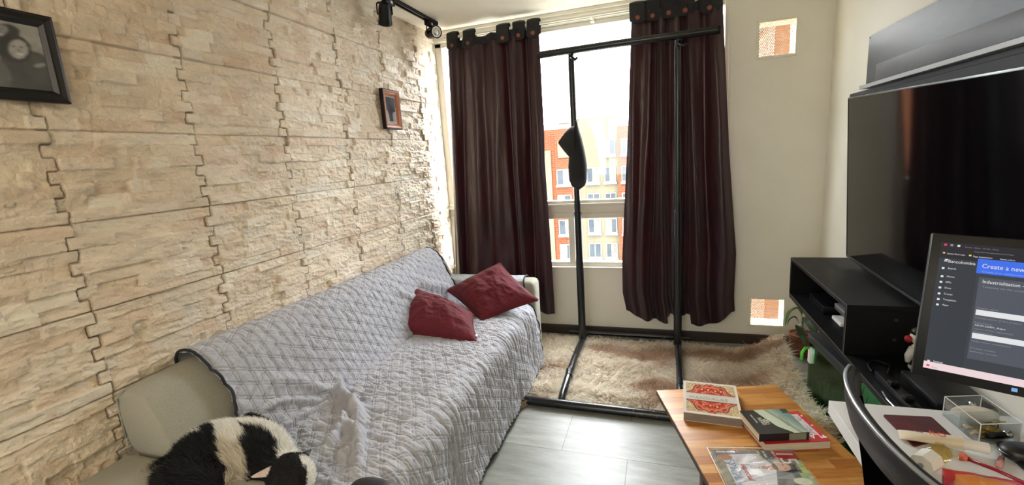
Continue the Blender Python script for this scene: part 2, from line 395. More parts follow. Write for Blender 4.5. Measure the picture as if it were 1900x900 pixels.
# ---- split-stone cladding of the left wall: real relief
def stone_wall():
    y = np.arange(-.2, YW - .001, .0035); z = np.arange(.25, ZC + .002, .0031)
    Y, Z = np.meshgrid(y, z, indexing='ij')
    yw = Y + fbm(Y * 40, Z * 14, 3, 3) * .006; zw = Z + fbm(Y * 14, Z * 30, 9, 3) * .004 * sstep(.012, .03, np.abs(Y - .877 - np.round((Y - .877) / .4555) * .4555))
    rowf = (2.173 - Z) / .2785; row = np.floor(rowf); zt = rowf - row
    rw = (2.173 - zw) / .2785; zs = np.clip((rw - row), 0, .9999) * 7; sub = np.floor(zs)
    zig = np.where(np.mod(sub, 2) == 0, .013, -.013)
    cf = (Y - .877 - zig + fbm(Y * 0 + row * 3, Z * 60, 21, 2) * .004) / .4555; cc = np.floor(cf); yt = cf - cc
    var = np.floor(_h(cc, row, 5) * 4)
    # ledges: pieces of one or two courses, of random length
    ytw = np.clip(yt + (yw - Y) / .4555, 0, .9999)
    seg = np.zeros_like(Y); nb = np.zeros_like(Y)
    dist = np.full_like(Y, 9.)
    for k in range(1, 5):
        br = k / 5. + (_h(sub + 10 * var, var * 0 + k, 31) - .5) * .26
        keep = _h(sub + 10 * var, var * 0 + k, 37) > .38
        seg += np.where(keep & (ytw > br), k * 1.0, 0); dist = np.where(keep, np.minimum(dist, np.abs(ytw - br)), dist)
    pair = np.floor(sub / 2); blk = np.floor(ytw * 4 + _h(pair, var, 77) * .9)
    mrg = _h(pair * 7 + var, blk, 41) > .78
    idA = np.where(mrg, 1000 + pair * 31 + blk * 7, sub * 13 + seg * 101); idB = var * 57 + np.mod(cc * 3 + row * 5, 11) * 1.0
    h0 = _h(idA, idB, 1); h1 = _h(idA, idB, 2) - .5; h2 = _h(idA, idB, 3) - .5
    fz = np.where(mrg, (zs - pair * 2) / 2, zs - sub) - .5
    d = h0 ** 1.3 * .0105 + h1 * fz * .008 + h2 * (np.mod(ytw * 4, 1) - .5) * .006
    # chipped faces
    w = fbm(Y * 10 + h0 * 20, Z * 30 + h1 * 9, 50, 5)
    rg_ = 1 - np.abs(2 * fbm(Y * 16 + h0 * 30, Z * 44 + Y * 8 + h1 * 30, 57, 3)) * 2
    d += np.floor(rg_ * 3 + h0 * 2) * .0011 + w * .011 + np.abs(fbm(Y * 22 + Z * 18 + h0 * 9, Z * 30 - Y * 9, 60, 3)) * -.008
    d *= 1.35
    # joints between the tiles
    jy = np.minimum(yt, 1 - yt) * .4555; jz = np.minimum(zt, 1 - zt) * .2785
    # the horizontal legs of the stepped joint
    step = (np.minimum(np.mod(zs, 1), 1 - np.mod(zs, 1)) * .0398 < .0026) & (np.abs(Y - .877 - (np.round((Y - .877) / .4555)) * .4555) < .0135)
    jv = np.maximum(np.clip(1 - jy / .0032, 0, 1), step * .7); jh = np.clip(1 - jz / .0030, 0, 1) * .8
    j = np.maximum(jv, jh)
    d = d * (1 - j) - .006 * j
    X = XL - .006 + np.clip(d, -.007, .0175)
    # colour of each stone
    c0 = L3(214, 200, 178); c1 = L3(206, 190, 166); c2 = L3(222, 210, 191); c3 = L3(208, 188, 164); c4 = L3(210, 200, 182)
    hh = _h(idA, idB, 8)
    col = mixc(c0, c1, sstep(.2, .5, hh)); col = mixc(col, c2, sstep(.5, .75, hh)); col = mixc(col, c3, sstep(.78, .9, hh)); col = mixc(col, c4, sstep(.93, .97, hh))
    st = fbm(Y * 12, Z * 40, 90, 5); col = col * (1 + st[..., None] * .30)
    st2 = sstep(.12, .3, fbm(Y * 7 + 3, Z * 14, 95, 4)); col = mixc(col, L3(184, 154, 124), st2 * .45)
    st3 = sstep(.12, .3, fbm(Y * 5 + 13, Z * 9 + 4, 97, 4)); col = mixc(col, L3(190, 184, 168), st3 * .5)
    col = mixc(col, L3(84, 66, 50), j * .85)
    col = np.clip(col * 1.22, 0, .9)
    P = np.stack([X, Y, Z], -1)
    o = gridobj('wall_left', P, M['stone'], smooth=True, col=col, flip=False)
    return structure(o)
stone_wall()

# ---- window
win = structure(thing('window_1', None, None, (0, 0, 0)))
b = B(); FY0, FY1 = YW + .02, YW + .075
b.box(WX0, WX0 + .055, FY0, FY1, WZ0, WZ1, .004); b.box(WX1 - .03, WX1, FY0 - .02, FY1, WZ0, WZ1, .004)
b.box(WX0, WX1, FY0, FY1, 2.335, WZ1, .004); b.box(WX0, WX1, FY0 - .004, FY1 + .003, WZ0, .6, .004)
b.box(WX0, WX1, FY0 - .012, FY1 + .004, .948, .985, .004); b.box(WX0, WX1, FY0 - .002, FY1, .985, 1.045, .003)
b.box(WX0, WX1, FY0 - .026, FY1 + .005, 1.045, 1.066, .003); b.box(WX0, WX1, FY0 - .014, FY1 + .004, 1.066, 1.09, .003)
b.box(-.97, -.9, FY0 - .003, FY1 + .002, 1.07, 2.345, .004); b.box(.07, .135, FY0 - .003, FY1 + .002, 1.07, 2.345, .004)
b.box(-.69, -.64, FY0 - .003, FY1 + .002, .58, .96, .004); b.box(.07, .135, FY0 - .003, FY1 + .002, .58, .96, .004)
structure(b.build('window_frame', M['frame'], win, auto=30))
b = B(); b.box(WX0 + .04, WX1 - .02, FY0 + .022, FY0 + .026, .59, .96); structure(b.build('window_pane', M['glass'], win))
b = B(); b.box(WX0 + .04, WX1 - .02, FY0 + .022, FY0 + .026, 1.08, 2.345); structure(b.build('window_pane', M['glass'], win))
b = B(); b.box(WX0, WX1, YW - .012, FY0 + .01, WZ0 - .006, WZ0 + .012, .003); structure(b.build('window_sill', M['frame'], win, auto=30))
b = B()   # pale casing on the right of the opening and the stepped cornice above
b.box(WX1 - .006, WX1 + .008, YW - .008, YW + .03, WZ0, WZ1 + .005, .002); structure(b.build('trim_1', M['frame'], None, auto=30))
b = B()
b.box(XL, .47, YW - .03, YW + .02, 2.398, 2.44, .004); b.box(XL, .47, YW - .018, YW + .02, 2.372, 2.4, .003); b.box(XL, .47, YW - .05, YW + .02, 2.418, 2.44, .003)
structure(b.build('trim_2', M['frame'], None, auto=30))

# ---- perforated ventilation grilles
def vent(x0, x1, z0, z1, label):
    t = thing('ventilation_grille', label, 'vent', ((x0 + x1) / 2, YW - .002, z0))
    b = B(); w = .014; Y0, Y1 = YW - .006, YW + .004
    b.box(x0 - w, x0 + .002, Y0, Y1, z0 - w, z1 + w, .002); b.box(x1 - .002, x1 + w, Y0, Y1, z0 - w, z1 + w, .002)
    b.box(x0, x1, Y0, Y1, z0 - w, z0 + .002, .002); b.box(x0, x1, Y0, Y1, z1 - .002, z1 + w, .002)
    b.build('frame', M['wall'], t, auto=30)
    # hexagonally perforated sheet
    V = []; F = []; p = .0105; r0 = p / math.sqrt(3); r1 = r0 * .66
    nx = int((x1 - x0) / p) + 1; nz = int((z1 - z0) / (p * .866)) + 1
    for j in range(nz):
        for i in range(nx):
            cx = x0 + (i + .5 * (j % 2)) * p; cz = z0 + j * p * .866
            k0 = len(V)
            for rr in (r0, r1):
                for k in range(6):
                    a = PI / 2 + k * PI / 3
                    V.append((min(max(cx + rr * math.cos(a), x0), x1), YW + .002, min(max(cz + rr * math.sin(a), z0), z1)))
            for k in range(6): F.append((k0 + k, k0 + (k + 1) % 6, k0 + 6 + (k + 1) % 6, k0 + 6 + k))
    o = pyd('perforated_sheet', V, F, M['vent'], t)
    sm = o.modifiers.new('thick', 'SOLIDIFY'); sm.thickness = .0012
    # opening is lined with a bright sleeve
    b = B()
    b.box(x0 - .002, x0 + .001, YW + .005, YW + .14, z0, z1); b.box(x1 - .001, x1 + .002, YW + .005, YW + .14, z0, z1)
    b.box(x0, x1, YW + .005, YW + .14, z0 - .002, z0 + .001); b.box(x0, x1, YW + .005, YW + .14, z1 - .001, z1 + .002)
    b.build('sleeve', M['vent'], t)
    return t
M['vent'] = simple('vent_enamel', (232, 214, 176), .5)
vent(*V1, 'square perforated vent high on the wall right of the window')
vent(*V2, 'square perforated vent low on the wall beside the plant leaves')

# ---- buildings outside
M['brick'] = None
def brick_mat():
    t = NT('orange_brick'); tc = t.node('ShaderNodeTexCoord'); mp = t.node('ShaderNodeMapping'); mp.inputs['Rotation'].default_value = (PI / 2, 0, 0)
    t.link(tc.outputs['Object'], mp.inputs['Vector'])
    br = t.node('ShaderNodeTexBrick'); br.inputs['Scale'].default_value = 1; br.inputs['Brick Width'].default_value = .5; br.inputs['Row Height'].default_value = .18; br.inputs['Mortar Size'].default_value = .018
    br.inputs['Color1'].default_value = rgb(112, 54, 20); br.inputs['Color2'].default_value = rgb(96, 42, 16); br.inputs['Mortar'].default_value = rgb(108, 78, 52)
    t.link(mp.outputs[0], br.inputs['Vector']); t.link(br.outputs['Color'], t.b.inputs['Base Color']); t.set(Roughness=.9); return t.m
M['brick'] = brick_mat()
M['render'] = varied('white_render', (112, 106, 86), (100, 95, 77), .3, .9)
M['wglass'] = varied('outside_window_glass', (44, 52, 58), (70, 78, 84), .6, .15)
M['wframe'] = simple('outside_window_frame', (160, 160, 156), .5)
M['curt2'] = varied('outside_drawn_curtain', (120, 112, 106), (92, 86, 84), 3, .8)
M['slab'] = simple('roof_slab', (150, 148, 140), .8)
bld = thing('apartment_building', 'orange brick and white apartment block seen through the window', 'building', (-6, 40, -12))
Yb = 40.
b = B(); b.box(-16, -7.15, Yb, Yb + 8, -16, 3.55); b.build('brick_wing', M['brick'], bld)
b = B(); b.box(-7.15, -3.45, Yb + .5, Yb + 8, -16, 4.3); b.build('rendered_wing', M['render'], bld)
b = B(); b.box(-3.45, 1.2, Yb, Yb + 8, -16, 3.4); b.build('brick_wing', M['brick'], bld)
b = B(); b.box(-16, -7.2, Yb + 1, Yb + 2, 3.55, 4.1); b.box(-8.6, -7.6, Yb + .8, Yb + 1.8, 4.1, 4.6); b.build('roof_tank_house', M['slab'], bld)
b = B(); b.box(-8.55, -7.1, Yb - .12, Yb + .1, 1.1, 2.55); b.build('rendered_panel', M['render'], bld)
b = B(); b.box(-10.2, -9.2, Yb - .12, Yb + .1, -10, 1.8); b.build('rendered_panel', M['render'], bld)
def bwin(x0, x1, z0, z1, y, curt=0):
    b = B(); w = .07
    for a in (x0, (x0 + x1) / 2, x1): b.box(a - w / 2, a + w / 2, y - .1, y + .04, z0, z1)
    b.box(x0, x1, y - .1, y + .04, z0 - w / 2, z0 + w / 2); b.box(x0, x1, y - .1, y + .04, z1 - w / 2, z1 + w / 2)
    b.box(x0 - .1, x1 + .1, y - .22, y, z0 - .22, z0 - .04)
    f = b.build('window', M['wframe'], bld)
    b = B(); b.box(x0, x1, y - .05, y + .02, z0, z1); b.build('pane', M['wglass'], f)
    if curt:
        b = B(); xa = x0 + (x1 - x0) * (.5 if curt == 1 else .05); b.box(xa, x1 - (x1 - x0) * (.05 if curt == 1 else .5), y - .062, y + .0, z0 + .05, z1 - .05); b.build('blind', M['curt2'], f)
for i, zc in enumerate((1.8, -.5, -2.75, -5.0, -7.25, -9.6)):
    if i > 0: bwin(-8.72, -7.55, zc - .75, zc + .55, Yb, 1 if i % 2 else 2)
    bwin(-6.15, -5.1, zc - .7, zc + .55, Yb + .5, 1 if i % 2 else 0) if i != 0 else None
    bwin(-4.6, -3.68, zc - .7, zc + .55, Yb + .5, [2, 1, 0][i % 3])
    bwin(-3.1, -2.2, zc - .7, zc + .55, Yb, 1)
nb = thing('neighbouring_building', 'brick building corner seen through the two wall vents', 'building', (4, 14, -8))
b = B(); b.box(2.82, 6.5, 14, 20, -8, 4.55); b.build('brick_wall', M['brick'], nb)
b = B(); b.box(2.7, 6.7, 13.8, 20, 4.55, 4.75); b.build('roof_slab', M['slab'], nb)
b = B(); b.box(-40, 40, 8, 60, -16.4, -16); structure(b.build('street_ground', M['slab']))
# ============================================================ PICTURES
def picture(name, label, x, y0, y1, z0, z1, w, depth, mat, printfn, inner=None, outer=None):
    t = thing(name, label, 'picture', (x, (y0 + y1) / 2, z0))
    X0 = x; X1 = x + depth
    b = B()
    # mitred moulding with a stepped profile, swept round the rectangle
    prof = [(0, 0), (0, depth * .8), (w * .25, depth), (w * .55, depth * .8), (w * .72, depth * .86), (w, depth * .45), (w, 0)]
    cs = [(y0, z0, 1, 1), (y1, z0, -1, 1), (y1, z1, -1, -1), (y0, z1, 1, -1)]
    rings = [[b.bm.verts.new((X0 + d, cy + sy * q, cz + sz * q)) for q, d in prof] for cy, cz, sy, sz in cs]
    n = len(prof)
    for i in range(4):
        for k in range(n): b.bm.faces.new((rings[i][k], rings[(i + 1) % 4][k], rings[(i + 1) % 4][(k + 1) % n], rings[i][(k + 1) % n]))
    b.build('frame', mat, t, auto=25)
    if outer is not None:
        b = B(); q = .006
        for a in ((y0 - .001, y1 + .001, z0 - .001, z0 + q), (y0 - .001, y1 + .001, z1 - q, z1 + .001), (y0 - .001, y0 + q, z0, z1), (y1 - q, y1 + .001, z0, z1)):
            b.box(X0, X1 - .002, *a)
        b.build('outer_rim', outer, t)
    paint('print', (X0 + depth * .35, y0 + w * .9, z0 + w * .9), (0, y1 - y0 - 1.8 * w, 0), (0, 0, z1 - z0 - 1.8 * w), 90, 90, printfn, M['print'], t)
    b = B(); b.box(X0 + depth * .42, X0 + depth * .46, y0 + w, y1 - w, z0 + w, z1 - w); b.build('glass', M['glass'], t)
    return t
def ell(u, v, cx, cy, rx, ry, a=0):
    c, s = math.cos(a), math.sin(a); x = (u - cx) * c + (v - cy) * s; y = -(u - cx) * s + (v - cy) * c
    return (x / rx) ** 2 + (y / ry) ** 2
def family(u, v):
    """greyscale group portrait: three people leaning together before a pale background"""
    c = np.empty(u.shape + (3,)); c[:] = L3(176, 176, 172)
    def put(mask, g, soft=.0):
        c[mask] = L3(g, g, g)
    put(ell(u, v, .80, .22, .30, .34) < 1, 60); put(ell(u, v, .92, .36, .12, .24) < 1, 72); put(v < .10, 60); put(ell(u, v, .52, .20, .16, .3) < 1, 92)
    put(ell(u, v, .70, .80, .10, .17, -.7) < 1, 44); put(ell(u, v, .68, .83, .05, .10, -.5) < 1, 158)
    put(ell(u, v, .765, .60, .125, .21, -.2) < 1, 36); put(ell(u, v, .79, .60, .072, .145, -.2) < 1, 178)
    put(ell(u, v, .565, .50, .085, .16, .1) < 1, 44); put(ell(u, v, .575, .46, .055, .11, .1) < 1, 160)
    put(ell(u, v, .93, .40, .06, .025, .6) < 1, 150)
    put(ell(u, v, .30, .50, .12, .22) < 1, 50); put(ell(u, v, .30, .50, .07, .14) < 1, 160); put(ell(u, v, .30, .15, .2, .25) < 1, 80)
    for fx, fy, k in ((.79, .60, 1), (.575, .46, .8), (.68, .83, .7), (.30, .50, 1)):
        for s in (-1, 1): put(ell(u, v, fx + s * .028 * k, fy + .035, .013 * k, .012) < 1, 40)
        put(ell(u, v, fx + .003, fy - .07 * k, .030 * k, .016) < 1, 228); put(ell(u, v, fx + .002, fy - .012, .009, .024) < 1, 128)
    c *= (1 + fbm(u * 14, v * 14, 11, 3)[..., None] * .9)
    for _ in range(2):
        d = np.pad(c, ((1, 1), (1, 1), (0, 0)), mode='edge'); c = (d[1:-1, 1:-1] * 2 + d[:-2, 1:-1] + d[2:, 1:-1] + d[1:-1, :-2] + d[1:-1, 2:]) / 6
    return np.clip(c, .01, 1)
def silhouette(u, v):
    c = np.empty(u.shape + (3,)); c[:] = L3(214, 205, 198)
    def put(m, col): c[m] = L3(*col)
    put((v > .66), (176, 178, 178)); put(ell(u, v, .5, .72, .5, .34) < 1, (92, 98, 108))
    put(ell(u, v, .36, .76, .24, .22) < 1, (70, 76, 88)); put(ell(u, v, .45, .5, .26, .2) < 1, (58, 62, 72))
    put((abs(u - .47 - (v - .3) * -.1) < .17) & (v < .5) & (v > .1), (56, 58, 66)); put(ell(u, v, .82, .5, .12, .07) < 1, (80, 80, 90))
    put((v > .93), (226, 222, 206)); put((v < .1), (232, 230, 222))
    return np.clip(c * (1 + fbm(u * 9, v * 9, 5, 3)[..., None] * .6), .01, 1)
picture('picture_frame', 'large black moulded frame with a black and white portrait of several people', XL + .012, .61, .948, 1.692, 1.935, .034, .022, simple('black_lacquer', (13, 13, 14), .42), family)
picture('picture_frame', 'small upright picture in an orange wooden frame on the stone wall', XL + .016, 2.607, 2.80, 1.682, 1.930, .036, .028, varied('orange_wood', (190, 122, 84), (168, 102, 66), 12, .45, scl=(1, 1, .2)), silhouette, outer=M['black'])

# ============================================================ TRACK LIGHTS
tr = thing('lighting_track', 'black ceiling track rail carrying the two spotlights', 'light track', (-1.535, 2.3, ZC))
b = B(); b.box(-1.553, -1.549, 1.35, 3.19, ZC - .020, ZC); b.box(-1.521, -1.517, 1.35, 3.19, ZC - .020, ZC); b.box(-1.549, -1.521, 1.35, 3.19, ZC - .006, ZC); b.box(-1.553, -1.543, 1.35, 3.19, ZC - .022, ZC - .018); b.box(-1.527, -1.517, 1.35, 3.19, ZC - .022, ZC - .018)
b.build('rail', M['black'], tr)
b = B(); b.box(-1.556, -1.514, 3.17, 3.195, ZC - .024, ZC, .003); b.build('end_cap', M['blackp'], tr, auto=30)
def spotlight(label, pos, aim, ya):
    """pos: pivot of the lamp head; aim: where its lens points"""
    pos = Vector(pos); t = thing('track_spotlight', label, 'spotlight', pos, 'spotlights on the ceiling track')
    b = B(); b.box(-1.551, -1.519, ya - .055, ya + .04, ZC - .052, ZC - .0225, .003); b.build('adapter', M['blackp'], t, auto=30)
    b = B(); b.box(-1.5185, -1.5175, ya - .01, ya + .012, ZC - .045, ZC - .03); b.build('sticker', M['whitep'], t)
    a = Vector(aim).normalized(); side = a.cross(Vector((0, 0, 1))).normalized()
    top = Vector((-1.535, ya, ZC - .06))
    b = B(); ad = pos
    yt = ad + Vector((0, 0, .062))
    b.tube([Vector((-1.535, ya, ZC - .05)), yt], .004, 8)
    for s in (-1, 1):
        b.tube([yt, yt + side * s * .034, yt + side * s * .042 - Vector((0, 0, .008)), ad + side * s * .044 + Vector((0, 0, .004)), ad + side * s * .042 - Vector((0, 0, .006))], .0042, 8)
    b.build('yoke', M['black'], t, True)
    up = side.cross(a)
    Mx = basis(ad, side, up, a) @ Matrix.Scale(1.35, 4)
    b = B(); b.lathe([(.010, -.05), (.02, -.046), (.026, -.030), (.029, -.005), (.029, .03), (.031, .034), (.031, .045), (.027, .045), (.0265, .036)], 28, Mx)
    b.build('head', M['black'], t, auto=40)
    b = B(); b.lathe([(.0255, .030), (.0262, .043), (.0215, .0432), (.020, .038)], 28, Mx); b.build('lens_ring', M['lens'], t, auto=40)
    b = B(); b.lathe([(.012, .034), (.0195, .0375), (.012, .0395), (.004, .040)], 24, Mx); b.build('reflector', M['chrome'], t, True)
    b = B(); b.tube([ad - a * .03 + up * .01, ad - a * .055 - up * .01 - side * .02, ad - a * .03 + side * -.045 + Vector((0, 0, .03)), top + Vector((0, 0, .004))], .002, 6); b.build('cable', M['black'], t, True)
    return t
spotlight('black track spotlight with a white lens ring beside the window corner', (-1.527, 3.11, 2.348), (.75, -.5, -.12), 3.10)
spotlight('black track spotlight turned away towards the stone wall, farther from the window', (-1.572, 2.585, 2.347), (-.35, .45, -.75), 2.585)

# ============================================================ CURTAINS
rod = thing('curtain_rod', 'cream curtain rod threaded through the tabs of both curtains', 'curtain rod', (-.5, 3.36, 2.36))
b = B(); b.tube([(-1.56, 3.36, 2.366), (.42, 3.36, 2.366)], .010, 12); b.build('rod', M['frame'], rod, auto=40)
for x in (-1.50, -.45, .33):
    b = B(); b.box(x - .006, x + .006, 3.36, YW - .01, 2.352, 2.358); b.box(x - .012, x + .012, YW - .04, YW + .02, 2.345, 2.366); b.build('bracket', M['frame'], rod)
def curtain(label, ledge, redge, hem, folds, tabs, group, holes=(), ztop=2.345, seed=0, amp=.028):
    """ledge/redge: [(z,x)...] edges; hem(s)->z; folds: [(s, depth, width)] ridge list"""
    t = thing('curtain', label, 'curtain', (np.mean([p[1] for p in ledge]), 3.36, .2), group)
    ns, nz = 520, 300
    s = np.linspace(0, 1, ns); q = np.linspace(0, 1, nz)
    S, Q = np.meshgrid(s, q, indexing='ij')
    zb = hem(S); zt = ztop - .010 * np.abs(np.sin(S * PI * (len(tabs) - 1)))
    Z = zb + (zt - zb) * Q
    lz = np.array([p[0] for p in ledge][::-1]); lx = np.array([p[1] for p in ledge][::-1]); rz = np.array([p[0] for p in redge][::-1]); rx = np.array([p[1] for p in redge][::-1])
    xl = np.interp(Z, lz, lx); xr = np.interp(Z, rz, rx)
    D = np.zeros_like(S); SX = np.zeros_like(S)
    low = 1 - .35 * sstep(1.2, 2.3, Z)
    for (c, dep, wd) in folds:
        cc = c + .018 * np.sin(Z * 1.7 + c * 20) + .02 * fbm(Z * 1.3 + c * 9, Z * 0, seed, 2)
        g = np.exp(-((S - cc) / wd) ** 2)
        D += dep * g * low; SX += dep * .55 * g * np.sign(dep) * ((S - cc) / wd)
    D += fbm(S * 6 + Z * .25, Z * .9, 7 + seed, 3) * .022 + fbm(S * 14 + Z, Z * 5, 17 + seed, 3) * .003 + (1 - np.abs(2 * fbm(S * 9 - Z * 1.5, Z * 3 + S * 4, 27 + seed, 3)) * 2) * .0022
    D += .012 * sstep(.25, 0, np.abs(S - .5) * 2 - 1)
    # pinches gathering under the tabs
    gat = sstep(2.0, ztop, Z); tb = np.array(tabs)
    D += gat * .007 * np.cos(2 * PI * S * (len(tabs) - 1))
    X = xl + (xr - xl) * S + SX * .18; Y = 3.365 - D * (amp / .028)
    P = np.stack([X, Y, Z], -1)
    o = gridobj('fabric', P, M['curtain'], t)
    md = o.modifiers.new('thick', 'SOLIDIFY'); md.thickness = .0014; md.offset = 0
    hd = P[:, -8:].copy(); hd[..., 1] -= .0035; hd[:, -1, 2] += .004
    o = gridobj('header_band', hd, M['tab'], t); o.modifiers.new('thick', 'SOLIDIFY').thickness = .001
    for i, (c, bz, wd) in enumerate(tabs):
        k = int(round(c * (ns - 1))); k = min(max(k, 2), ns - 3); yb = Y[k, -1]; xc = np.interp(2.33, rz, rx) * c + np.interp(2.33, lz, lx) * (1 - c)
        # strap: rises behind, loops over the rod and comes down in front to a button
        path = [(3.36 + .010, 2.30), (3.36 + .0165, 2.35), (3.36 + .014, 2.388), (3.36, 2.400), (3.36 - .014, 2.390), (3.36 - .018, 2.35), (min(yb, 3.34) - .004, 2.33), (min(yb, 3.34) - .012, bz - .018), (min(yb, 3.34) - .010, bz - .034)]
        nn = 9; U = np.linspace(-1, 1, nn); P2 = np.zeros((len(path), nn, 3))
        for a, (yy, zz) in enumerate(path):
            ww = wd * (1 if a < len(path) - 1 else .5)
            P2[a, :, 0] = xc + U * ww + .002 * math.sin(i * 3 + a); P2[a, :, 1] = yy + .003 * U * math.sin(i * 5.); P2[a, :, 2] = zz + (.006 * (1 - U ** 2) * (a == 3))
        o = gridobj('tab', P2, M['tab'], t); md = o.modifiers.new('thick', 'SOLIDIFY'); md.thickness = .003; md.offset = 0
        Mx = basis((xc, min(yb, 3.34) - .013, bz), (1, 0, 0), (0, 0, 1), (0, -1, 0))
        b = B(); b.lathe([(.0125, -.002), (.0145, .001), (.0145, .0035), (.012, .0048), (.0095, .0034), (.002, .003)], 20, Mx)
        for hx, hy in ((-.003, .003), (.003, .003), (-.003, -.003), (.003, -.003)): b.lathe([(.0013, .003), (.0013, .0045)], 6, Mx @ Matrix.Translation((hx, hy, 0)))
        b.build('button', M['button'], t, auto=40)
    return t
M['tab'] = simple('black_strap_cloth', (24, 23, 27), .75, bump=500, bs=.2)
def hemL(s): return .205 + .30 * 0 * s + .012 * np.sin(s * 9) + .01 * fbm(s * 8, s * 0, 3, 3)
curtain('maroon satin curtain hanging left of the gap, behind the sofa arm', [(2.345, -1.515), (1.8, -1.545), (.5, -1.63), (.2, -1.64)],
        [(2.345, -.812), (1.6, -.812), (1.4, -.817), (.9, -.806), (.2, -.80)], hemL,
        [(.04, .03, .035), (.135, -.03, .03), (.27, .035, .07), (.40, -.018, .05), (.50, .03, .06), (.655, -.045, .035), (.735, .04, .04), (.84, -.045, .035), (.93, .04, .05)],
        [(.05, 2.300, .046), (.24, 2.296, .050), (.62, 2.298, .050), (.79, 2.300, .046), (.945, 2.300, .046)], 'maroon tab-top curtains', seed=1)
def hemR(s):
    lobe1 = .262 - .075 * sstep(0, .2, s) + .0 * s; lobe2 = .178 + .105 * sstep(.78, 1.0, s)
    z = np.where(s < .385, lobe1, np.where(s < .60, .237, lobe2))
    return z + .006 * fbm(s * 12, s * 0, 9, 3)
curtain('maroon satin curtain hanging right of the gap, behind the rack\'s right pole', [(2.345, -.175), (1.586, -.211), (1.0, -.250), (.658, -.270), (.4, -.272), (.2, -.235)],
        [(2.345, .375), (1.4, .431), (.7, .490), (.4, .484), (.15, .50)], hemR,
        [(.07, .03, .05), (.20, .02, .04), (.27, -.05, .03), (.355, .05, .04), (.405, -.055, .018), (.49, .03, .045), (.585, -.045, .022), (.66, .045, .045), (.79, -.03, .04), (.90, .04, .06)],
        [(.07, 2.295, .052), (.24, 2.293, .052), (.42, 2.297, .056), (.60, 2.297, .056), (.86, 2.290, .058)], 'maroon tab-top curtains', seed=5)

# ============================================================ GARMENT RACK
rk = thing('garment_rack', 'black tubular garment rack standing on the shaggy rug before the window', 'clothes rack', (-.23, 2.9, 0))
YP = 3.25
b = B(); b.tube([(-.775, 2.362, .026), (-.76, 2.36, .026), (.36, 2.345, .026)], .0255, 16); b.build('front_foot_bar', M['tube'], rk, auto=50)
b = B(); b.tube([(-.70, 3.40, .045), (.20, 3.40, .045)], .016, 14); b.build('rear_foot_bar', M['tube'], rk, auto=50)
for nm, x, xf in (('side_foot_bar', -.568, -.556), ('side_foot_bar', .112, .110)):
    b = B(); b.tube([(xf, 2.372, .030), (xf, 2.42, .052), (xf - .004, 2.6, .062), (x, 2.9, .062), (x, 3.2, .056), (x, 3.40, .046)], .0225, 14)
    b.tube([(xf - .002, 2.62, .062), (x, 2.70, .063)], .0245, 14); b.build(nm, M['tube'], rk, auto=50)
for x, xt in ((-.570, -.574), (.112, .108)):
    b = B(); b.tube([(x, YP, .05), (x, YP, 1.02)], .0275, 18); b.tube([(x, YP, 1.02), (xt, YP, 2.095)], .0225, 18); b.tube([(x, YP, 1.0), (x, YP, 1.03)], .0283, 18)
    b.build('upright_pole', M['tube'], rk, auto=50)
    b = B(); b.tube([(xt, YP, 2.05), (xt, YP - .012, 2.10), (xt + .01, YP - .03, 2.115)], .020, 10); b.tube([(xt + .004, YP - .03, 2.085), (xt + .035, YP - .045, 2.062), (xt + .052, YP - .05, 2.075)], .010, 8); b.build('joint_bracket', M['tube'], rk, True)
b = B(); b.tube([(-.80, YP - .03, 2.125), (-.782, YP - .03, 2.125), (-.3, YP - .03, 2.13), (.345, YP - .03, 2.13)], [.023, .0245, .0245, .0245], 16); b.build('hanging_bar', M['tube'], rk, auto=50)
b = B(); b.tube([(.335, YP - .03, 2.13), (.352, YP - .03, 2.13)], .0265, 16); b.build('end_plug', M['blackp'], rk, auto=40)
# cap hanging from the left pole
cp = thing('baseball_cap', 'black cap hanging by its strap on the rack\'s left pole', 'cap', (-.53, YP - .04, 1.45))
CAPM = simple('black_cap_cloth', (26, 26, 28), .8, bump=600, bs=.2)
# crown seen from the side: pole-side opening, dome pointing to the left
u = np.linspace(0, 1, 24); w = np.linspace(0, 2 * PI, 40, endpoint=False)
U, W = np.meshgrid(u, w, indexing='ij')
rad = (1 - U) ** .8 * (1 + .25 * np.sin(U * PI))
cx = -.552 - .121 * U; cz = 1.515 + .011 * U
P = np.stack([cx, (YP - .075) + rad * .062 * np.sin(W), cz + rad * .112 * np.cos(W)], -1)
o = gridobj('crown', P, CAPM, cp, cv=True); md = o.modifiers.new('t', 'SOLIDIFY'); md.thickness = .002
# brim: a long curved blade hanging down on the right of the pole
u = np.linspace(0, 1, 40); v = np.linspace(0, 2 * PI, 30, endpoint=False); U, Vv = np.meshgrid(u, v, indexing='ij')
zz = 1.665 - .470 * U; xr_ = np.interp(U, [0, .1, .25, .45, .65, .85, .94, 1], [.004, .016, .036, .055, .066, .062, .048, .006])
P = np.stack([-.545 + xr_ * np.cos(Vv) - .012 * (U > 2), (YP - .075) + (.02 + xr_ * .5) * np.sin(Vv) * np.clip(np.sin(U * PI) * 2, .05, 1), zz], -1)
gridobj('brim', P, CAPM, cp, cv=True)
b = B(); b.tube([(-.545, YP - .06, 1.60), (-.535, YP - .058, 1.66), (-.528, YP - .058, 1.70), (-.530, YP - .05, 1.71), (-.542, YP - .058, 1.66)], .0025, 6); b.build('strap', M['whitep'], cp, True)
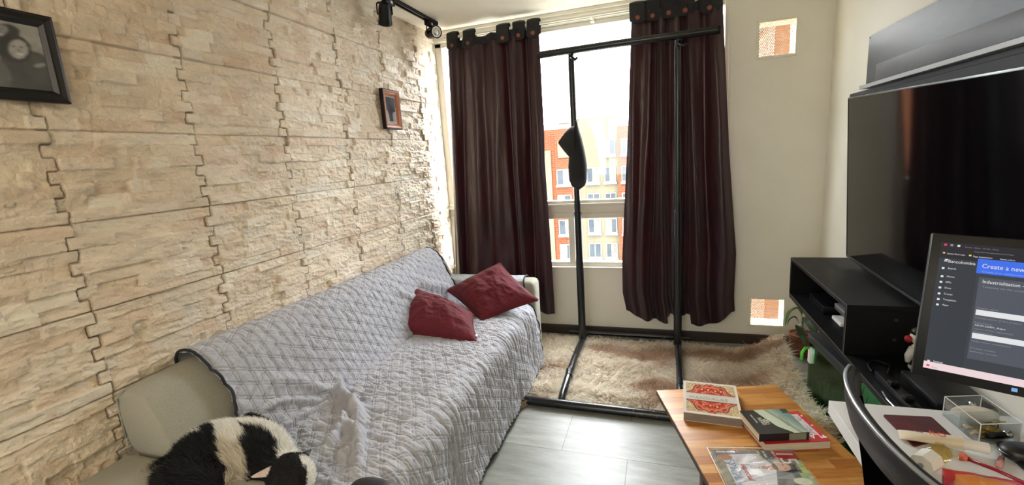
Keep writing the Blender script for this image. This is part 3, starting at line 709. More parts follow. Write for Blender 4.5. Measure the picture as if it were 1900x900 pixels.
# ============================================================ SOFA
sf = thing('sofa', 'grey beige upholstered sofa along the stone wall, mostly under a quilted cover', 'sofa', (-1.25, 1.85, 0))
def softbox(name, x0, x1, y0, y1, z0, z1, bev, mat, parent, seg=5, auto=60):
    b = B(); b.box(x0, x1, y0, y1, z0, z1, bev, seg); return b.build(name, mat, parent, auto=auto)
softbox('base', -1.66, -.88, .72, 2.92, .12, .30, .02, M['sofa'], sf)
softbox('seat_cushion', -1.60, -.855, .885, 2.875, .27, .445, .035, M['sofa'], sf)
softbox('armrest', -1.665, -.825, 2.875, 3.035, .085, .602, .034, M['sofa'], sf)
softbox('armrest', -1.67, -.825, .70, .885, .085, .585, .034, M['sofa'], sf)
# back cushion: sloping block with a rounded top
def back_profile():
    pts = [(-1.655, .565), (-1.685, .60), (-1.70, .68), (-1.700, .745), (-1.688, .782), (-1.655, .802), (-1.61, .806), (-1.565, .792), (-1.535, .76), (-1.50, .69), (-1.455, .59), (-1.405, .47), (-1.42, .43), (-1.56, .43), (-1.62, .50)]
    return pts
def smooth_loop(pts, n=64):
    p = np.array(pts + [pts[0]]); d = np.r_[0, np.cumsum(np.linalg.norm(np.diff(p, axis=0), axis=1))]
    t = np.linspace(0, d[-1], n, endpoint=False); q = np.stack([np.interp(t, d, p[:, 0]), np.interp(t, d, p[:, 1])], 1)
    for _ in range(2): q = (np.roll(q, 1, 0) + 2 * q + np.roll(q, -1, 0)) / 4
    return q
bp = smooth_loop(back_profile())
ys = np.r_[np.array([0, .004, .014, .03]) + .885, np.linspace(.95, 2.92, 30), np.array([2.945, 2.96, 2.97, 2.974])]
sc = np.r_[.86, .93, .975, .995, np.ones(30), .995, .975, .93, .86]
cen = bp.mean(0); P = np.zeros((len(ys), len(bp), 3))
for i, (y, k) in enumerate(zip(ys, sc)):
    q = cen + (bp - cen) * k; P[i, :, 0] = np.maximum(q[:, 0], XL + .012); P[i, :, 1] = y; P[i, :, 2] = q[:, 1] + .012 * math.sin(max(0, min(1, (y - .9) / 2)) * PI)
V = P.reshape(-1, 3); F = gridfaces(len(ys), len(bp), False, True).tolist(); nb_ = len(bp)
F.append(list(range(nb_))); F.append([(len(ys) - 1) * nb_ + k for k in range(nb_)][::-1])
me = bpy.data.meshes.new('back_cushion'); me.from_pydata(V.tolist(), [], F); bm = bmesh.new(); bm.from_mesh(me); bmesh.ops.recalc_face_normals(bm, faces=bm.faces); bm.to_mesh(me); bm.free()
link('back_cushion', me, M['sofa'], sf, True)
b = B(); b.tube([(-1.69 + .0, .888, .62), (-1.695, .889, .70), (-1.69, .889, .76), (-1.65, .889, .793)], .003, 6); b.build('piping', M['sofa'], sf, True)
for x, y in ((-.875, 2.90), (-.875, .80), (-1.6, 2.90), (-1.6, .80)):
    b = B(); b.tube([(x, y, .13), (x + (.03 if x > -1 else 0), y + (.02 if y > 2 else -.02), .0)], [.024, .014], 12); b.build('leg', M['pine'], sf, auto=50)

# ---- quilted cover: one continuous cloth over back, seat and front, displaced by its stitching
cv = thing('sofa_cover', 'quilted grey sofa cover with dark piping draped over back, seat and arm', 'sofa cover', (-1.2, 2.0, .45))
def tri_quilt(a, b_, sp=.060):
    """puff height of a triangular-lattice quilting with double stitch lines"""
    h = np.full(a.shape, 1.0)
    for k in range(3):
        th = PI / 6 + k * PI / 3; t = (a * math.cos(th) + b_ * math.sin(th)) / (sp * .866); f = np.abs(t - np.round(t)) * sp * .866
        line = np.exp(-((f - .0050) / .0024) ** 2)
        h -= line * .62
        h -= .10 * np.exp(-(f / .0025) ** 2)
    return h
def cover_panel():
    prof = [(-1.694, .60), (-1.704, .70), (-1.704, .75), (-1.690, .795), (-1.655, .822), (-1.60, .828), (-1.555, .812), (-1.515, .765), (-1.47, .675), (-1.42, .565), (-1.385, .500), (-1.355, .474), (-1.31, .464), (-1.20, .463), (-1.05, .462), (-.93, .458), (-.873, .448), (-.838, .418), (-.826, .37), (-.820, .30), (-.812, .20), (-.803, .10), (-.792, .028)]
    p = np.array(prof); d = np.r_[0, np.cumsum(np.linalg.norm(np.diff(p, axis=0), axis=1))]
    du = .0034; u = np.arange(0, d[-1], du); x = np.interp(u, d, p[:, 0]); z = np.interp(u, d, p[:, 1])
    for _ in range(60):
        x[1:-1] = (x[:-2] + 2 * x[1:-1] + x[2:]) / 4; z[1:-1] = (z[:-2] + 2 * z[1:-1] + z[2:]) / 4
    tx = np.gradient(x); tz = np.gradient(z); l = np.hypot(tx, tz); nx, nz = -tz / l, tx / l
    flip = np.where((nx * 1 + nz * 1) < 0, -1, 1); 
    v = np.arange(0, 1, 1 / 560.)
    Uu, Vv = np.meshgrid(u, v, indexing='ij')
    # near and far edges vary along the profile
    near = np.interp(u, [0, .35, .50, .62, .8, 1.1, d[-1]], [1.10, 1.075, 1.10, 1.06, .98, .93, .90]); near += .010 * np.sin(u * 25) * (u > .6)
    far = np.interp(u, [0, .25, .5, .60, .95, 1.05, 1.2, d[-1]], [2.88, 2.90, 2.86, 2.862, 2.862, 2.84, 2.865, 2.862])
    Y = near[:, None] + (far - near)[:, None] * Vv
    X = np.repeat(x[:, None], len(v), 1); Z = np.repeat(z[:, None], len(v), 1); N = np.stack([np.repeat((nx)[:, None], len(v), 1), np.zeros_like(Y), np.repeat((nz)[:, None], len(v), 1)], -1)
    if N[len(u) // 3, 0, 2] + N[len(u) // 3, 0, 0] < 0: N = -N
    crease = d[11]; seatfront = d[16]
    onback = sstep(crease + .03, crease - .08, Uu); onseat = sstep(crease - .02, crease + .08, Uu); front = sstep(seatfront - .10, seatfront + .06, Uu)
    sy = Y + .03 * fbm(Y * 4, Uu * 4, 5, 3); su = Uu + .03 * fbm(Y * 4 + 9, Uu * 4, 6, 3)
    q = tri_quilt(su, sy)
    h = q * .0085 * (1 - .35 * front)
    # crinkles between the stitches: fine ridges running from back to front, and down the front skirt
    wob = fbm(Y * 7, Uu * 7, 31, 3) * .03
    cr = 1 - np.abs(2 * fbm((Y + wob) * 34, (Uu - wob) * 15, 41, 3)) * 2
    cr2 = 1 - np.abs(2 * fbm((Y + wob) * 26 - Uu * 6, (Uu + wob) * 9 + Y * 3, 47, 3)) * 2
    h += onseat * (1 - front) * cr * .0125 + onback * cr2 * .0060
    h += front * (1 - np.abs(2 * fbm((Y + wob * 1.2) * 30, Uu * 7 + Y * 3, 43, 3)) * 2) * .013
    h += front * np.sin(Y * 21 + 2 * fbm(Y * 3, Uu * 3, 4, 2)) * .006 * sstep(seatfront, seatfront + .3, Uu)
    # broad sags
    h += fbm(Y * 2.2, Uu * 3.1, 51, 3) * .020 * onseat + fbm(Y * 2.5, Uu * 3, 53, 3) * .016 * onback
    # seam along the crease
    h -= .010 * np.exp(-((Uu - crease) / .012) ** 2)
    # a heaped fold near the cat, running out of the crease towards the front
    def ridge(y0, u0, y1, u1, hh, w, seedp):
        dy, dn = y1 - y0, u1 - u0; L = math.hypot(dy, dn); t = ((Y - y0) * dy + (Uu - u0) * dn) / L ** 2; dd = ((Y - y0) * dn - (Uu - u0) * dy) / L + .02 * np.sin(t * 5 + seedp)
        return hh * np.exp(-(dd / w) ** 2) * sstep(-.1, .25, t) * sstep(1.15, .75, t)
    h += ridge(1.56, crease - .05, 1.30, crease + .25, .052, .022, 1) + ridge(1.34, crease + .16, 1.10, crease + .42, .038, .018, 2.2) + ridge(1.42, crease + .19, 1.14, crease + .20, .032, .016, .4) + ridge(1.30, crease + .30, 1.12, crease + .30, .022, .014, 1.4)
    h += ridge(1.22, crease - .22, 1.55, crease + .02, .018, .024, 3) + ridge(1.12, crease - .06, 1.46, crease + .07, .024, .016, 1.7) + ridge(1.14, crease - .14, 1.42, crease - .03, .018, .013, 2.7)
    # tuck where the far end of the back meets the arm, and the long diagonal pull in the back
    h += ridge(2.20, crease - .30, 2.62, crease - .05, .020, .022, 0) + ridge(2.45, crease - .30, 2.80, crease - .06, .028, .03, .8)
    edge = np.minimum(Vv, 1 - Vv); 
    P = np.stack([X, Y, Z], -1) + N * (h + .004)[..., None]
    P[..., 0] = np.maximum(P[..., 0], XL + .0125)
    P[..., 2] = np.maximum(P[..., 2], .012)
    return u, P
cu, CP = cover_panel()
gridobj('quilted_panel', CP, M['cover'], cv, smooth=True).modifiers.new('t', 'SOLIDIFY').thickness = -.004
def edge_tube(name, line, r=.0055, mat=None):
    line = line[::4]; b = B(); b.tube(line, r, 7); return b.build(name, mat or M['piping'], cv, True)
off = np.array([.004, 0, .005])
edge_tube('edge_piping', CP[:, 1] + off); edge_tube('edge_piping', CP[:, -2] + off); edge_tube('edge_piping', CP[-1] + np.array([.002, 0, 0]))
# flap over the far armrest
def arm_flap():
    pr = [(2.868, .47), (2.866, .54), (2.866, .585), (2.876, .606), (2.90, .612), (2.955, .613), (3.01, .612), (3.036, .602), (3.043, .57), (3.043, .50)]
    p = np.array(pr); d = np.r_[0, np.cumsum(np.linalg.norm(np.diff(p, axis=0), axis=1))]; u = np.linspace(0, d[-1], 110); y = np.interp(u, d, p[:, 0]); z = np.interp(u, d, p[:, 1])
    for _ in range(8): y[1:-1] = (y[:-2] + 2 * y[1:-1] + y[2:]) / 4; z[1:-1] = (z[:-2] + 2 * z[1:-1] + z[2:]) / 4
    x = np.linspace(-1.60, -.902, 220); U, X = np.meshgrid(u, x, indexing='ij'); 
    ty = np.gradient(y); tz = np.gradient(z); l = np.hypot(ty, tz); ny = -tz / l; nz = ty / l
    h = tri_quilt(X, U) * .0035 + fbm(X * 12, U * 12, 3, 3) * .010
    X = X + .012 * np.sin(U * 18)
    P = np.stack([X, y[:, None] + ny[:, None] * h, z[:, None] + nz[:, None] * h], -1)
    gridobj('arm_flap', P, M['cover'], cv, True).modifiers.new('t', 'SOLIDIFY').thickness = -.003
    edge_tube('edge_piping', P[:, -1]); edge_tube('edge_piping', P[:, 0])
arm_flap()

# ============================================================ CUSHIONS
def cushion(label, c, th, bend, seed, group):
    """c: four corner points in order; th: half thickness"""
    c = [np.array(p, float) for p in c]; ctr = sum(c) / 4
    t = thing('cushion', label, 'cushion', ctr, group)
    n = 90; u = np.linspace(0, 1, n); U, V = np.meshgrid(u, u, indexing='ij')
    # sides pull in between the pointed corners
    def base(U, V):
        a = U - .5; b = V - .5; k = .07
        U2 = .5 + a * (1 - k * (1 - (2 * b) ** 2)); V2 = .5 + b * (1 - k * (1 - (2 * a) ** 2))
        P = c[0] * ((1 - U2) * (1 - V2))[..., None] + c[1] * (U2 * (1 - V2))[..., None] + c[2] * (U2 * V2)[..., None] + c[3] * ((1 - U2) * V2)[..., None]
        return P
    P = base(U, V); N = nrm(np.cross(c[2] - c[0], c[3] - c[1])); 
    if N[2] < 0: N = -N
    e = np.clip(1 - (2 * U - 1) ** 2, 0, 1) * np.clip(1 - (2 * V - 1) ** 2, 0, 1)
    prof = e ** .46
    wr = fbm(U * 5, V * 2.2, seed, 4) * .035 + (1 - np.abs(2 * fbm(U * 4 + V * 2, V * 5 - U, seed + 5, 3)) * 2) * .007
    edgew = (e < .35) * fbm(U * 18, V * 18, seed + 9, 3) * .01
    top = P + N * (th * 1.12 * prof + (wr * 1.3 + edgew) * np.sqrt(e) + bend * e)[..., None]
    bot = P - N * (th * .8 * prof - bend * e + fbm(U * 5, V * 5, seed + 2, 3) * .02 * e)[..., None]
    Vt = np.concatenate([top.reshape(-1, 3), bot.reshape(-1, 3)]); F = gridfaces(n, n); F2 = F[:, ::-1] + n * n
    bigmesh('cover', Vt, np.concatenate([F, F2]), M['red'], t, True)
    per = [P[i, 0] for i in range(n)] + [P[-1, j] for j in range(1, n)] + [P[i, -1] for i in range(n - 2, -1, -1)] + [P[0, j] for j in range(n - 2, -1, -1)]
    b = B(); b.tube(per[::3], .0058, 8, caps=False); b.build('hem_piping', M['red'], t, True)
    return t, base, N
g = 'wine red scatter cushions on the sofa'
def rp(px, py, y): return at(px, py, 1, y)
t1, bs1, N1 = cushion('wine red cushion lying tilted against the sofa back, nearer the viewer', [rp(768, 533, 2.43), rp(877, 582, 2.45), rp(888, 637, 2.12), rp(737, 617, 2.16)], .072, .012, 3, g)
t2, bs2, N2 = cushion('wine red cushion propped against the far armrest', [rp(828, 538, 2.72), rp(927, 488, 2.82), rp(999, 557, 2.69), rp(893, 597, 2.44)], .070, .012, 13, g)
pb = rp(884, 622, 2.17); b = B(); b.box(-.004, .004, -.010, .010, -.001, .001, M=Matrix.Translation(Vector(pb)) @ Matrix.Rotation(.7, 4, 'Y')); b.build('label_tag', M['whitep'], t1)

# ============================================================ CAT
def make_cat():
    t = thing('cat', 'black and white cat curled up asleep on the near end of the sofa', 'cat', (-1.28, .96, .45))
    b = B()
    def E(c, r, rot=(0, 0, 0)):
        from mathutils import Euler
        b.ball(c, r, 28, Euler(rot).to_matrix())
    E((-1.36, .945, .545), (.150, .135, .115), (0, 0, .35))      # haunch
    E((-1.26, .955, .560), (.165, .120, .110), (0, 0, -.25))     # ribcage
    E((-1.17, .935, .545), (.100, .095, .090))                   # shoulder
    E((-1.47, .88, .515), (.06, .11, .075), (0, 0, -.4))         # rump towards the arm
    E((-1.30, .815, .59), (.13, .06, .045), (0, 0, .1))            # hind leg folded over the arm
    E((-1.10, .925, .550), (.075, .068, .068))                   # neck
    E((-1.030, .905, .575), (.076, .066, .058), (.2, .1, -.5))   # skull
    E((-.972, .872, .545), (.036, .034, .030), (0, .4, -.5))     # muzzle
    E((-1.06, .83, .50), (.10, .035, .035), (0, 0, .3))          # front paw
    E((-1.00, .86, .505), (.05, .03, .03))
    o = b.build('body', M['fur'], t, True)
    md = o.modifiers.new('r', 'REMESH'); md.mode = 'VOXEL'; md.voxel_size = .0055
    sm = o.modifiers.new('s', 'SMOOTH'); sm.factor = .6; sm.iterations = 8
    dg = bpy.context.evaluated_depsgraph_get(); me = bpy.data.meshes.new_from_object(o.evaluated_get(dg)); o.modifiers.clear(); o.data = me
    me.materials.clear(); me.materials.append(M['fur']); me.polygons.foreach_set('use_smooth', [True] * len(me.polygons))
    off = np.array(t.location)
    co = np.zeros(len(me.vertices) * 3); me.vertices.foreach_get('co', co); co = co.reshape(-1, 3)
    def coat(p):
        """patches of the coat, with shade put into the cream tone, laid out over the body"""
        x, y, z = p[:, 0], p[:, 1], p[:, 2]; w = fbm(x * 30, y * 30 + z * 30, 4, 3) * .022
        white = L3(250, 248, 240); black = L3(17, 17, 19); cream = L3(222, 214, 196)
        c = np.tile(white, (len(p), 1))
        a = x / y + w * 3                              # runs from rump (-1.9) to nose (-1.0)
        def put(m, q): c[m] = q
        put(y < .90 + w, cream)  # shade on the lower white fur, painted as cream
        put(a < -1.43, black)
        put((a > -1.85) & (a < -1.505) & (y > .925 + w + .2 * (a + 1.5)), white)
        put((a > -1.31) & (a < -1.165) & (y < .975 + w), black)
        hd = (x + w > -1.072) & (y < .985)
        put(hd, black)
        put(hd & (a + w > -1.085) , white)
        put((x > -1.09) & (z < .53), white)
        return c
    cf = coat(co); setcol(me, cf)
    # fur
    tri = []; 
    me.calc_loop_triangles(); n = len(me.loop_triangles); ti = np.zeros(n * 3, np.int32); me.loop_triangles.foreach_get('vertices', ti); ti = ti.reshape(-1, 3)
    a, b2, c2 = co[ti[:, 0]], co[ti[:, 1]], co[ti[:, 2]]; cr = np.cross(b2 - a, c2 - a); ar = np.linalg.norm(cr, axis=1); keep = ((a[:, 2] > .47)); ar = ar * keep
    k = RNG.choice(n, 52000, p=ar / ar.sum()); r1 = np.sqrt(RNG.random((len(k), 1))); r2 = RNG.random((len(k), 1))
    root = a[k] * (1 - r1) + b2[k] * (r1 * (1 - r2)) + c2[k] * (r1 * r2); nor = cr[k] / np.linalg.norm(cr[k], axis=1, keepdims=True)
    head = (root[:, 0] > -1.10)
    flow = np.tile(np.array([-.75, .15, -.1]), (len(k), 1)) + np.stack([fbm(root[:, 0] * 12, root[:, 1] * 12, 3, 2), fbm(root[:, 0] * 12, root[:, 1] * 12, 8, 2), fbm(root[:, 1] * 12, root[:, 2] * 12, 5, 2)], -1) * 1.6
    flow -= nor * (flow * nor).sum(1, keepdims=True); flow /= np.linalg.norm(flow, axis=1, keepdims=True) + 1e-6
    ln = np.where(head, .011, .030) * RNG.uniform(.6, 1.25, len(k))
    col = coat(root + flow * -.004) * RNG.uniform(.75, 1.15, (len(k), 1))
    strands('fur', root - nor * .001, nor, flow, ln, .0007, np.clip(col, .004, 1), M['fur'], t, 3, .38, .22, kind='stuff')
    # ears
    def ear(base, tip, wd, outm):
        base = np.array(base); tip = np.array(tip); ax = tip - base; L = np.linalg.norm(ax); ax /= L; sd = nrm(np.cross(ax, [0, -.6, .8])); fr = np.cross(sd, ax)
        u = np.linspace(0, 1, 14); v = np.linspace(-1, 1, 15); U, V = np.meshgrid(u, v, indexing='ij'); w = wd * (1 - U) ** .8
        P = base + ax * (U * L)[..., None] + sd * (V * w)[..., None] + fr * ((1 - V ** 2) * w * .45)[..., None]
        o = gridobj('ear', P, outm, t); o.modifiers.new('t', 'SOLIDIFY').thickness = .0025
    earm = varied('ear_skin', (216, 200, 188), (196, 168, 156), 60, .7)
    ear((-1.070, .884, .604), (-1.108, .846, .606), .016, earm); ear((-1.020, .952, .612), (-1.022, .984, .610), .018, M['black'])
    b = B()
    P0 = [(-1.46, 1.085, .575), (-1.41, 1.108, .585), (-1.35, 1.112, .570), (-1.29, 1.10, .545), (-1.24, 1.08, .52)]
    b.tube(P0, [.020, .022, .020, .017, .010], 12); tl = b.build('tail', simple('tail_black_fur', (18, 18, 20), .85, bump=900, bs=.6), t, True)
    pts = np.array(P0); tt = RNG.random(5000) * (len(P0) - 1.001); i = tt.astype(int); f = (tt - i)[:, None]; cpt = pts[i] * (1 - f) + pts[i + 1] * f; ang = RNG.random(5000) * 2 * PI
    tg = pts[i + 1] - pts[i]; tg /= np.linalg.norm(tg, axis=1, keepdims=True); nn = np.stack([-tg[:, 1] * np.cos(ang), tg[:, 0] * np.cos(ang), np.sin(ang)], -1)
    strands('tail_fur', cpt + nn * .019, nn, tg, RNG.uniform(.012, .026, 5000), .0007, np.tile(L3(20, 20, 22), (5000, 1)), M['fur'], tl, 3, .4, .25, kind='stuff')
    # closed eye and nose
    b = B(); b.ball((-.968, .862, .548), (.006, .006, .005), 10); b.build('nose', simple('nose_pink', (150, 96, 92), .5), t, True)
    b = B(); b.tube([(-1.0, .862, .583), (-.992, .856, .580), (-.984, .856, .574)], .0016, 6); b.build('closed_eye', M['black'], t, True)
make_cat()
pc = thing('pouch', 'black rounded pouch lying on the seat edge at the photo bottom, beside the cat', 'pouch', (-.87, 1.05, .47))
u = np.linspace(0, PI, 24); v = np.linspace(0, 2 * PI, 40, endpoint=False); U, Vv = np.meshgrid(u, v, indexing='ij')
sgn = lambda x, p: np.sign(x) * np.abs(x) ** p
P = np.stack([-.835 + .075 * sgn(np.sin(U), .7) * sgn(np.cos(Vv), .8), 1.000 + .048 * sgn(np.sin(U), .7) * sgn(np.sin(Vv), .8), .487 + .024 * sgn(np.cos(U), .8)], -1)
gridobj('body', P, simple('black_soft_leather', (22, 22, 24), .45, bump=200, bs=.3), pc, cv=True)
b = B(); b.tube([(-.912, 1.0, .489), (-.875, .958, .489), (-.835, .950, .489), (-.795, .958, .489), (-.758, 1.0, .489)], .0022, 6); b.build('zip', M['chrome'], pc, True)
# ============================================================ RUG
def rug_h(x, y):
    h = .016 + .012 * (vnoise(x * 5, y * 7, 4)) + .018 * np.exp(-((y - 2.92 - .05 * np.sin(x * 6)) / .05) ** 2) * sstep(-.6, -.3, x) * sstep(.1, -.1, x)
    h = h + .020 * np.exp(-((y - 2.52 - .03 * np.sin(x * 9)) / .05) ** 2) * sstep(.1, -.2, x)
    h = h + .115 * sstep(.50, .735, x) + .05 * sstep(.55, .74, x) * sstep(2.6, 3.2, y) + .02 * np.sin(y * 9) * sstep(.3, .7, x)
    return h
def rug_front(x): return np.interp(x, [-.92, -.80, -.72, -.2, .30, .45, .60, .73], [2.24, 2.28, 2.40, 2.385, 2.37, 2.25, 2.10, 2.10]) + .015 * np.sin(x * 17)
def rug_back(x): return 3.36 - .14 * sstep(.5, .74, x) + .01 * np.sin(x * 13)
rg = tag(thing('shaggy_rug', None, None, (-.1, 2.8, 0)), 'cream and brown long-pile rug under the rack, bunched up against the fish tank', 'rug')
n1, n2 = 150, 90
U, W = np.meshgrid(np.linspace(-.93, .738, n1), np.linspace(0, 1, n2), indexing='ij')
Yr = rug_front(U) + (rug_back(U) - rug_front(U)) * W
gridobj('backing', np.stack([U, Yr, rug_h(U, Yr) - .010], -1), M['rugb'], rg).modifiers.new('t', 'SOLIDIFY').thickness = .006
N = 76000
x = RNG.uniform(-.93, .737, N); t_ = RNG.random(N) ** 1.12; y = rug_front(x) + (rug_back(x) - rug_front(x)) * t_
# pile grows in small tufts
tx = np.round(x / .009) * .009 + RNG.normal(0, .0022, N); ty = np.round(y / .009) * .009 + RNG.normal(0, .0022, N)
tx = np.clip(tx, -.93, .738)
root = np.stack([tx, ty, rug_h(tx, ty) - .010], -1); e = .004
nx = -(rug_h(tx + e, ty) - rug_h(tx - e, ty)) / (2 * e); ny = -(rug_h(tx, ty + e) - rug_h(tx, ty - e)) / (2 * e)
nor = np.stack([nx, ny, np.ones(N)], -1); nor /= np.linalg.norm(nor, axis=1, keepdims=True)
fx = fbm(tx * 5, ty * 5, 71, 3) * 4 + _h(np.round(x / .02), np.round(y / .02), 5) * 1.4 - .7; fy = -.75 + fbm(tx * 5, ty * 5, 75, 3) * 3.5 + _h(np.round(x / .02), np.round(y / .02), 6) * 1.2 - .6
flow = np.stack([fx, fy, np.zeros(N)], -1); flow /= np.linalg.norm(flow, axis=1, keepdims=True) + 1e-6
br = sstep(.02, .16, fbm(tx * 2.6 + 3, ty * 6, 81, 4) + .06 * RNG.normal(0, 1, N) + .05 * sstep(.1, .6, tx))
col = mixc(L3(248, 240, 226), L3(196, 160, 128), br * .8) * RNG.uniform(.80, 1.10, (N, 1)) * (.82 + .3 * _h(np.round(x / .009), np.round(y / .009), 12))[:, None]
strands('pile', root, nor, flow, RNG.uniform(.030, .070, N) * (.7 + .6 * _h(np.round(x / .009), np.round(y / .009), 9)), .0020, np.clip(col, 0, 1), M['pile'], rg, 3, .5, .3, kind='stuff')

# ============================================================ WALL PANEL, TV, CONSOLE
pn = thing('wall_panel', 'dark grey wall panel with a lower ledge above the television', 'wall panel', (1.0, 2.2, 1.68))
PM = varied('dark_brushed_laminate', (54, 60, 63), (44, 49, 52), 24, .38, scl=(1, .3, 1), bump=.08, bdist=.001, Specular_IOR_Level=.35)
PM2 = simple('dark_grey_edge', (52, 52, 56), .5)
b = B(); b.box(.998, XR, 1.10, 2.865, 1.674, 1.925, .001); b.build('board', PM, pn)
b = B(); b.box(.975, .998, 1.10, 2.70, 1.690, 1.768, .002); b.build('ledge', PM2, pn, auto=30)
b = B(); b.box(.972, XR, 1.10, 2.868, 1.672, 1.6895, .001); b.build('bounce_strip', simple('bounce_lit_grey', (150, 152, 152), .4), pn)  # underside strip, its lighter grey stands in for bounced light
b = B(); b.box(1.000, XR, 1.10, 3.075, 1.650, 1.668, .001); b.box(1.002, XR, 1.10, 2.84, 1.50, 1.652, .001); b.build('backing_rail', M['piping'], pn)
b = B(); b.tube([(.9985, 2.853, 1.915), (.996, 2.853, 1.915)], .004, 10); b.build('screw', M['black'], pn)
tv = thing('television', 'large black flat television with a slim grey bezel mounted above the console', 'television', (.93, 2.1, 1.2))
hT = nrm([0, -1, -.0325]); dT = nrm([.061, .0325, -1]); nT = nrm(np.cross(hT, dT))
if nT[0] > 0: nT = -nT
TLt = at(1574.7, 181.3, 0, .905); TWd, THt = 1.45, .828
MT = basis(TLt, hT, dT, nT)   # local x along the width, y downwards, z out of the screen
b = B(); b.box(0, TWd, 0, THt, -.035, 0, .002, M=MT); b.box(.35, TWd - .35, .25, THt - .15, -.062, -.03, .01, M=MT); b.build('casing', M['blackp'], tv, auto=30)
BZ = simple('tv_bezel', (92, 94, 94), .3, .8)
w = .007
for a in ((-.001, w), (THt - w * 1.6, THt + .001)):
    b = B(); b.box(-.001, TWd + .001, a[0], a[1], -.03, .0035, .001, M=MT); b.build('bezel', BZ, tv, auto=30)
for a in ((-.001, .004), (TWd - .004, TWd + .001)):
    b = B(); b.box(a[0], a[1], w, THt - w, -.03, .0035, .001, M=MT); b.build('side_bezel', M['blackp'], tv, auto=30)
SCR = NT('tv_screen'); SCR.set(Base_Color=rgb(6, 6, 8), Roughness=.07)
b = B(); b.box(.005, TWd - .005, w, THt - w * 1.6, 0, .0015, M=MT); b.build('screen', SCR.m, tv)
b = B(); b.box(.97, XR - .001, 1.9, 2.3, 1.05, 1.35, .004); b.build('wall_bracket', M['black'], tv)

cs = thing('media_console', 'black floating media console with an open niche below the television', 'console', (.88, 2.2, .51))
CX = .733
b = B(); b.box(CX, XR - .002, 1.42, 2.992, .515, .541, .0015); b.build('lower_board', M['blackw'], cs)
b = B(); b.box(CX, XR - .002, 2.125, 2.998, .737, .758, .0015); b.build('top_board', M['blackw'], cs)
b = B(); b.box(CX, XR - .002, 2.125, 2.146, .541, .737, .001); b.build('end_panel', M['blackw'], cs)
b = B(); b.box(CX, XR - .002, 2.974, 2.996, .541, .737, .001); b.build('end_panel', M['blackw'], cs)
b = B(); b.box(XR - .014, XR - .002, 2.146, 2.974, .541, .737); b.build('back_panel', M['blackw'], cs)
EB = simple('grey_edge_band', (86, 86, 86), .4)  # thin grey lines along the board edges
b = B(); b.box(CX - .0006, CX, 1.42, 2.992, .538, .5412); b.box(CX - .0006, CX, 2.125, 2.998, .7545, .758); b.box(CX - .0006, CX, 2.124, 2.127, .541, .758); b.build('edge_band', EB, cs)
for z in (.70, .615):
    b = B(); b.tube([(.905, 2.126, z), (.905, 2.1235, z)], .007, 14); b.build('screw_cover', PM2, cs, auto=40)
# things in the niche
t = thing('router', 'small white router lying in the console niche', 'router', (.82, 2.2, .541))
p = at(1543, 585, 2, .56)
b = B(); b.box(p[0], p[0] + .17, p[1] - .12, p[1] + .0, .5415, .562, .006, 3); b.build('body', M['whitep'], t, auto=40)
b = B(); [b.box(p[0] - .0005, p[0] + .001, p[1] - .03 - i * .02, p[1] - .026 - i * .02, .550, .553) for i in range(4)]; b.build('status_lights', simple('grey_marks', (120, 130, 130), .4), t)
t = thing('laptop', 'closed silver laptop on risers behind the white router in the niche', 'laptop', (.9, 2.3, .541))
b = B(); b.box(.80, 1.0, 2.18, 2.47, .640, .655, .003); b.build('lid', simple('silver_grey', (150, 152, 156), .4, .5), t, auto=40)
b = B(); b.box(.80, 1.0, 2.18, 2.47, .625, .640, .003); b.build('base', simple('dark_silver', (100, 102, 106), .4, .5), t, auto=40)
b = B(); b.box(.84, .99, 2.42, 2.46, .5415, .6255, .003); b.box(.93, .99, 2.20, 2.26, .5415, .6255, .003); b.build('riser', M['black'], t, auto=40)
t = thing('set_top_box', 'black set-top box at the far end of the niche', 'set-top box', (.88, 2.75, .541))
b = B(); b.box(.80, .99, 2.62, 2.86, .5415, .585, .004); b.build('body', M['blackp'], t, auto=40)
b = B(); b.box(.799, .8005, 2.66, 2.82, .553, .572); b.build('front_window', simple('smoked_plastic', (30, 32, 36), .12), t)
# on the low board in front of the end panel
t = thing('toy_figurine', 'white toy figurine with a dark cap and a red ball, half behind the monitor', 'figurine', (.92, 2.0, .541))
fx_, fy_ = .940, 2.02
b = B(); b.ball((fx_, fy_, .605), (.030, .028, .045), 20); b.ball((fx_ - .004, fy_, .672), (.027, .027, .030), 20); b.ball((fx_ - .012, fy_ - .012, .556), (.022, .022, .0145), 14); b.ball((fx_ + .018, fy_ - .012, .556), (.02, .022, .0145), 14)
b.tube([(fx_ - .02, fy_, .63), (fx_ - .038, fy_ - .01, .60), (fx_ - .036, fy_ - .014, .575)], [.011, .010, .009], 10); b.build('body', M['whitep'], t, True)
b = B(); b.ball((fx_ - .002, fy_, .690), (.0275, .0275, .020), 18); b.ball((fx_ - .025, fy_ - .02, .574), (.012, .012, .010), 10); b.build('cap', M['black'], t, True)
b = B(); b.ball((fx_ - .038, fy_ - .004, .665), (.013, .013, .014), 14); b.build('red_ball', simple('toy_red', (170, 30, 40), .35), t, True)
b = B(); b.tube([(fx_ + .004, fy_, .706), (fx_ + .006, fy_, .732)], .006, 8); b.ball((fx_ + .0, fy_ - .006, .549), (.02, .02, .0075), 10); b.build('blue_and_white_tip', simple('toy_blue', (120, 130, 190), .4), t, True)
t = thing('power_strip', 'black power strip with two plugs on the low shelf board near the desk', 'power strip', (.82, 1.75, .541))
b = B(); b.box(.765, .80, 1.62, 1.92, .5415, .572, .005); b.build('housing', M['blackp'], t, auto=40)
for yy in (1.70, 1.80):
    b = B(); b.box(.762, .79, yy - .014, yy + .014, .572, .590, .004); b.build('plug', M['blackp'], t, auto=40)
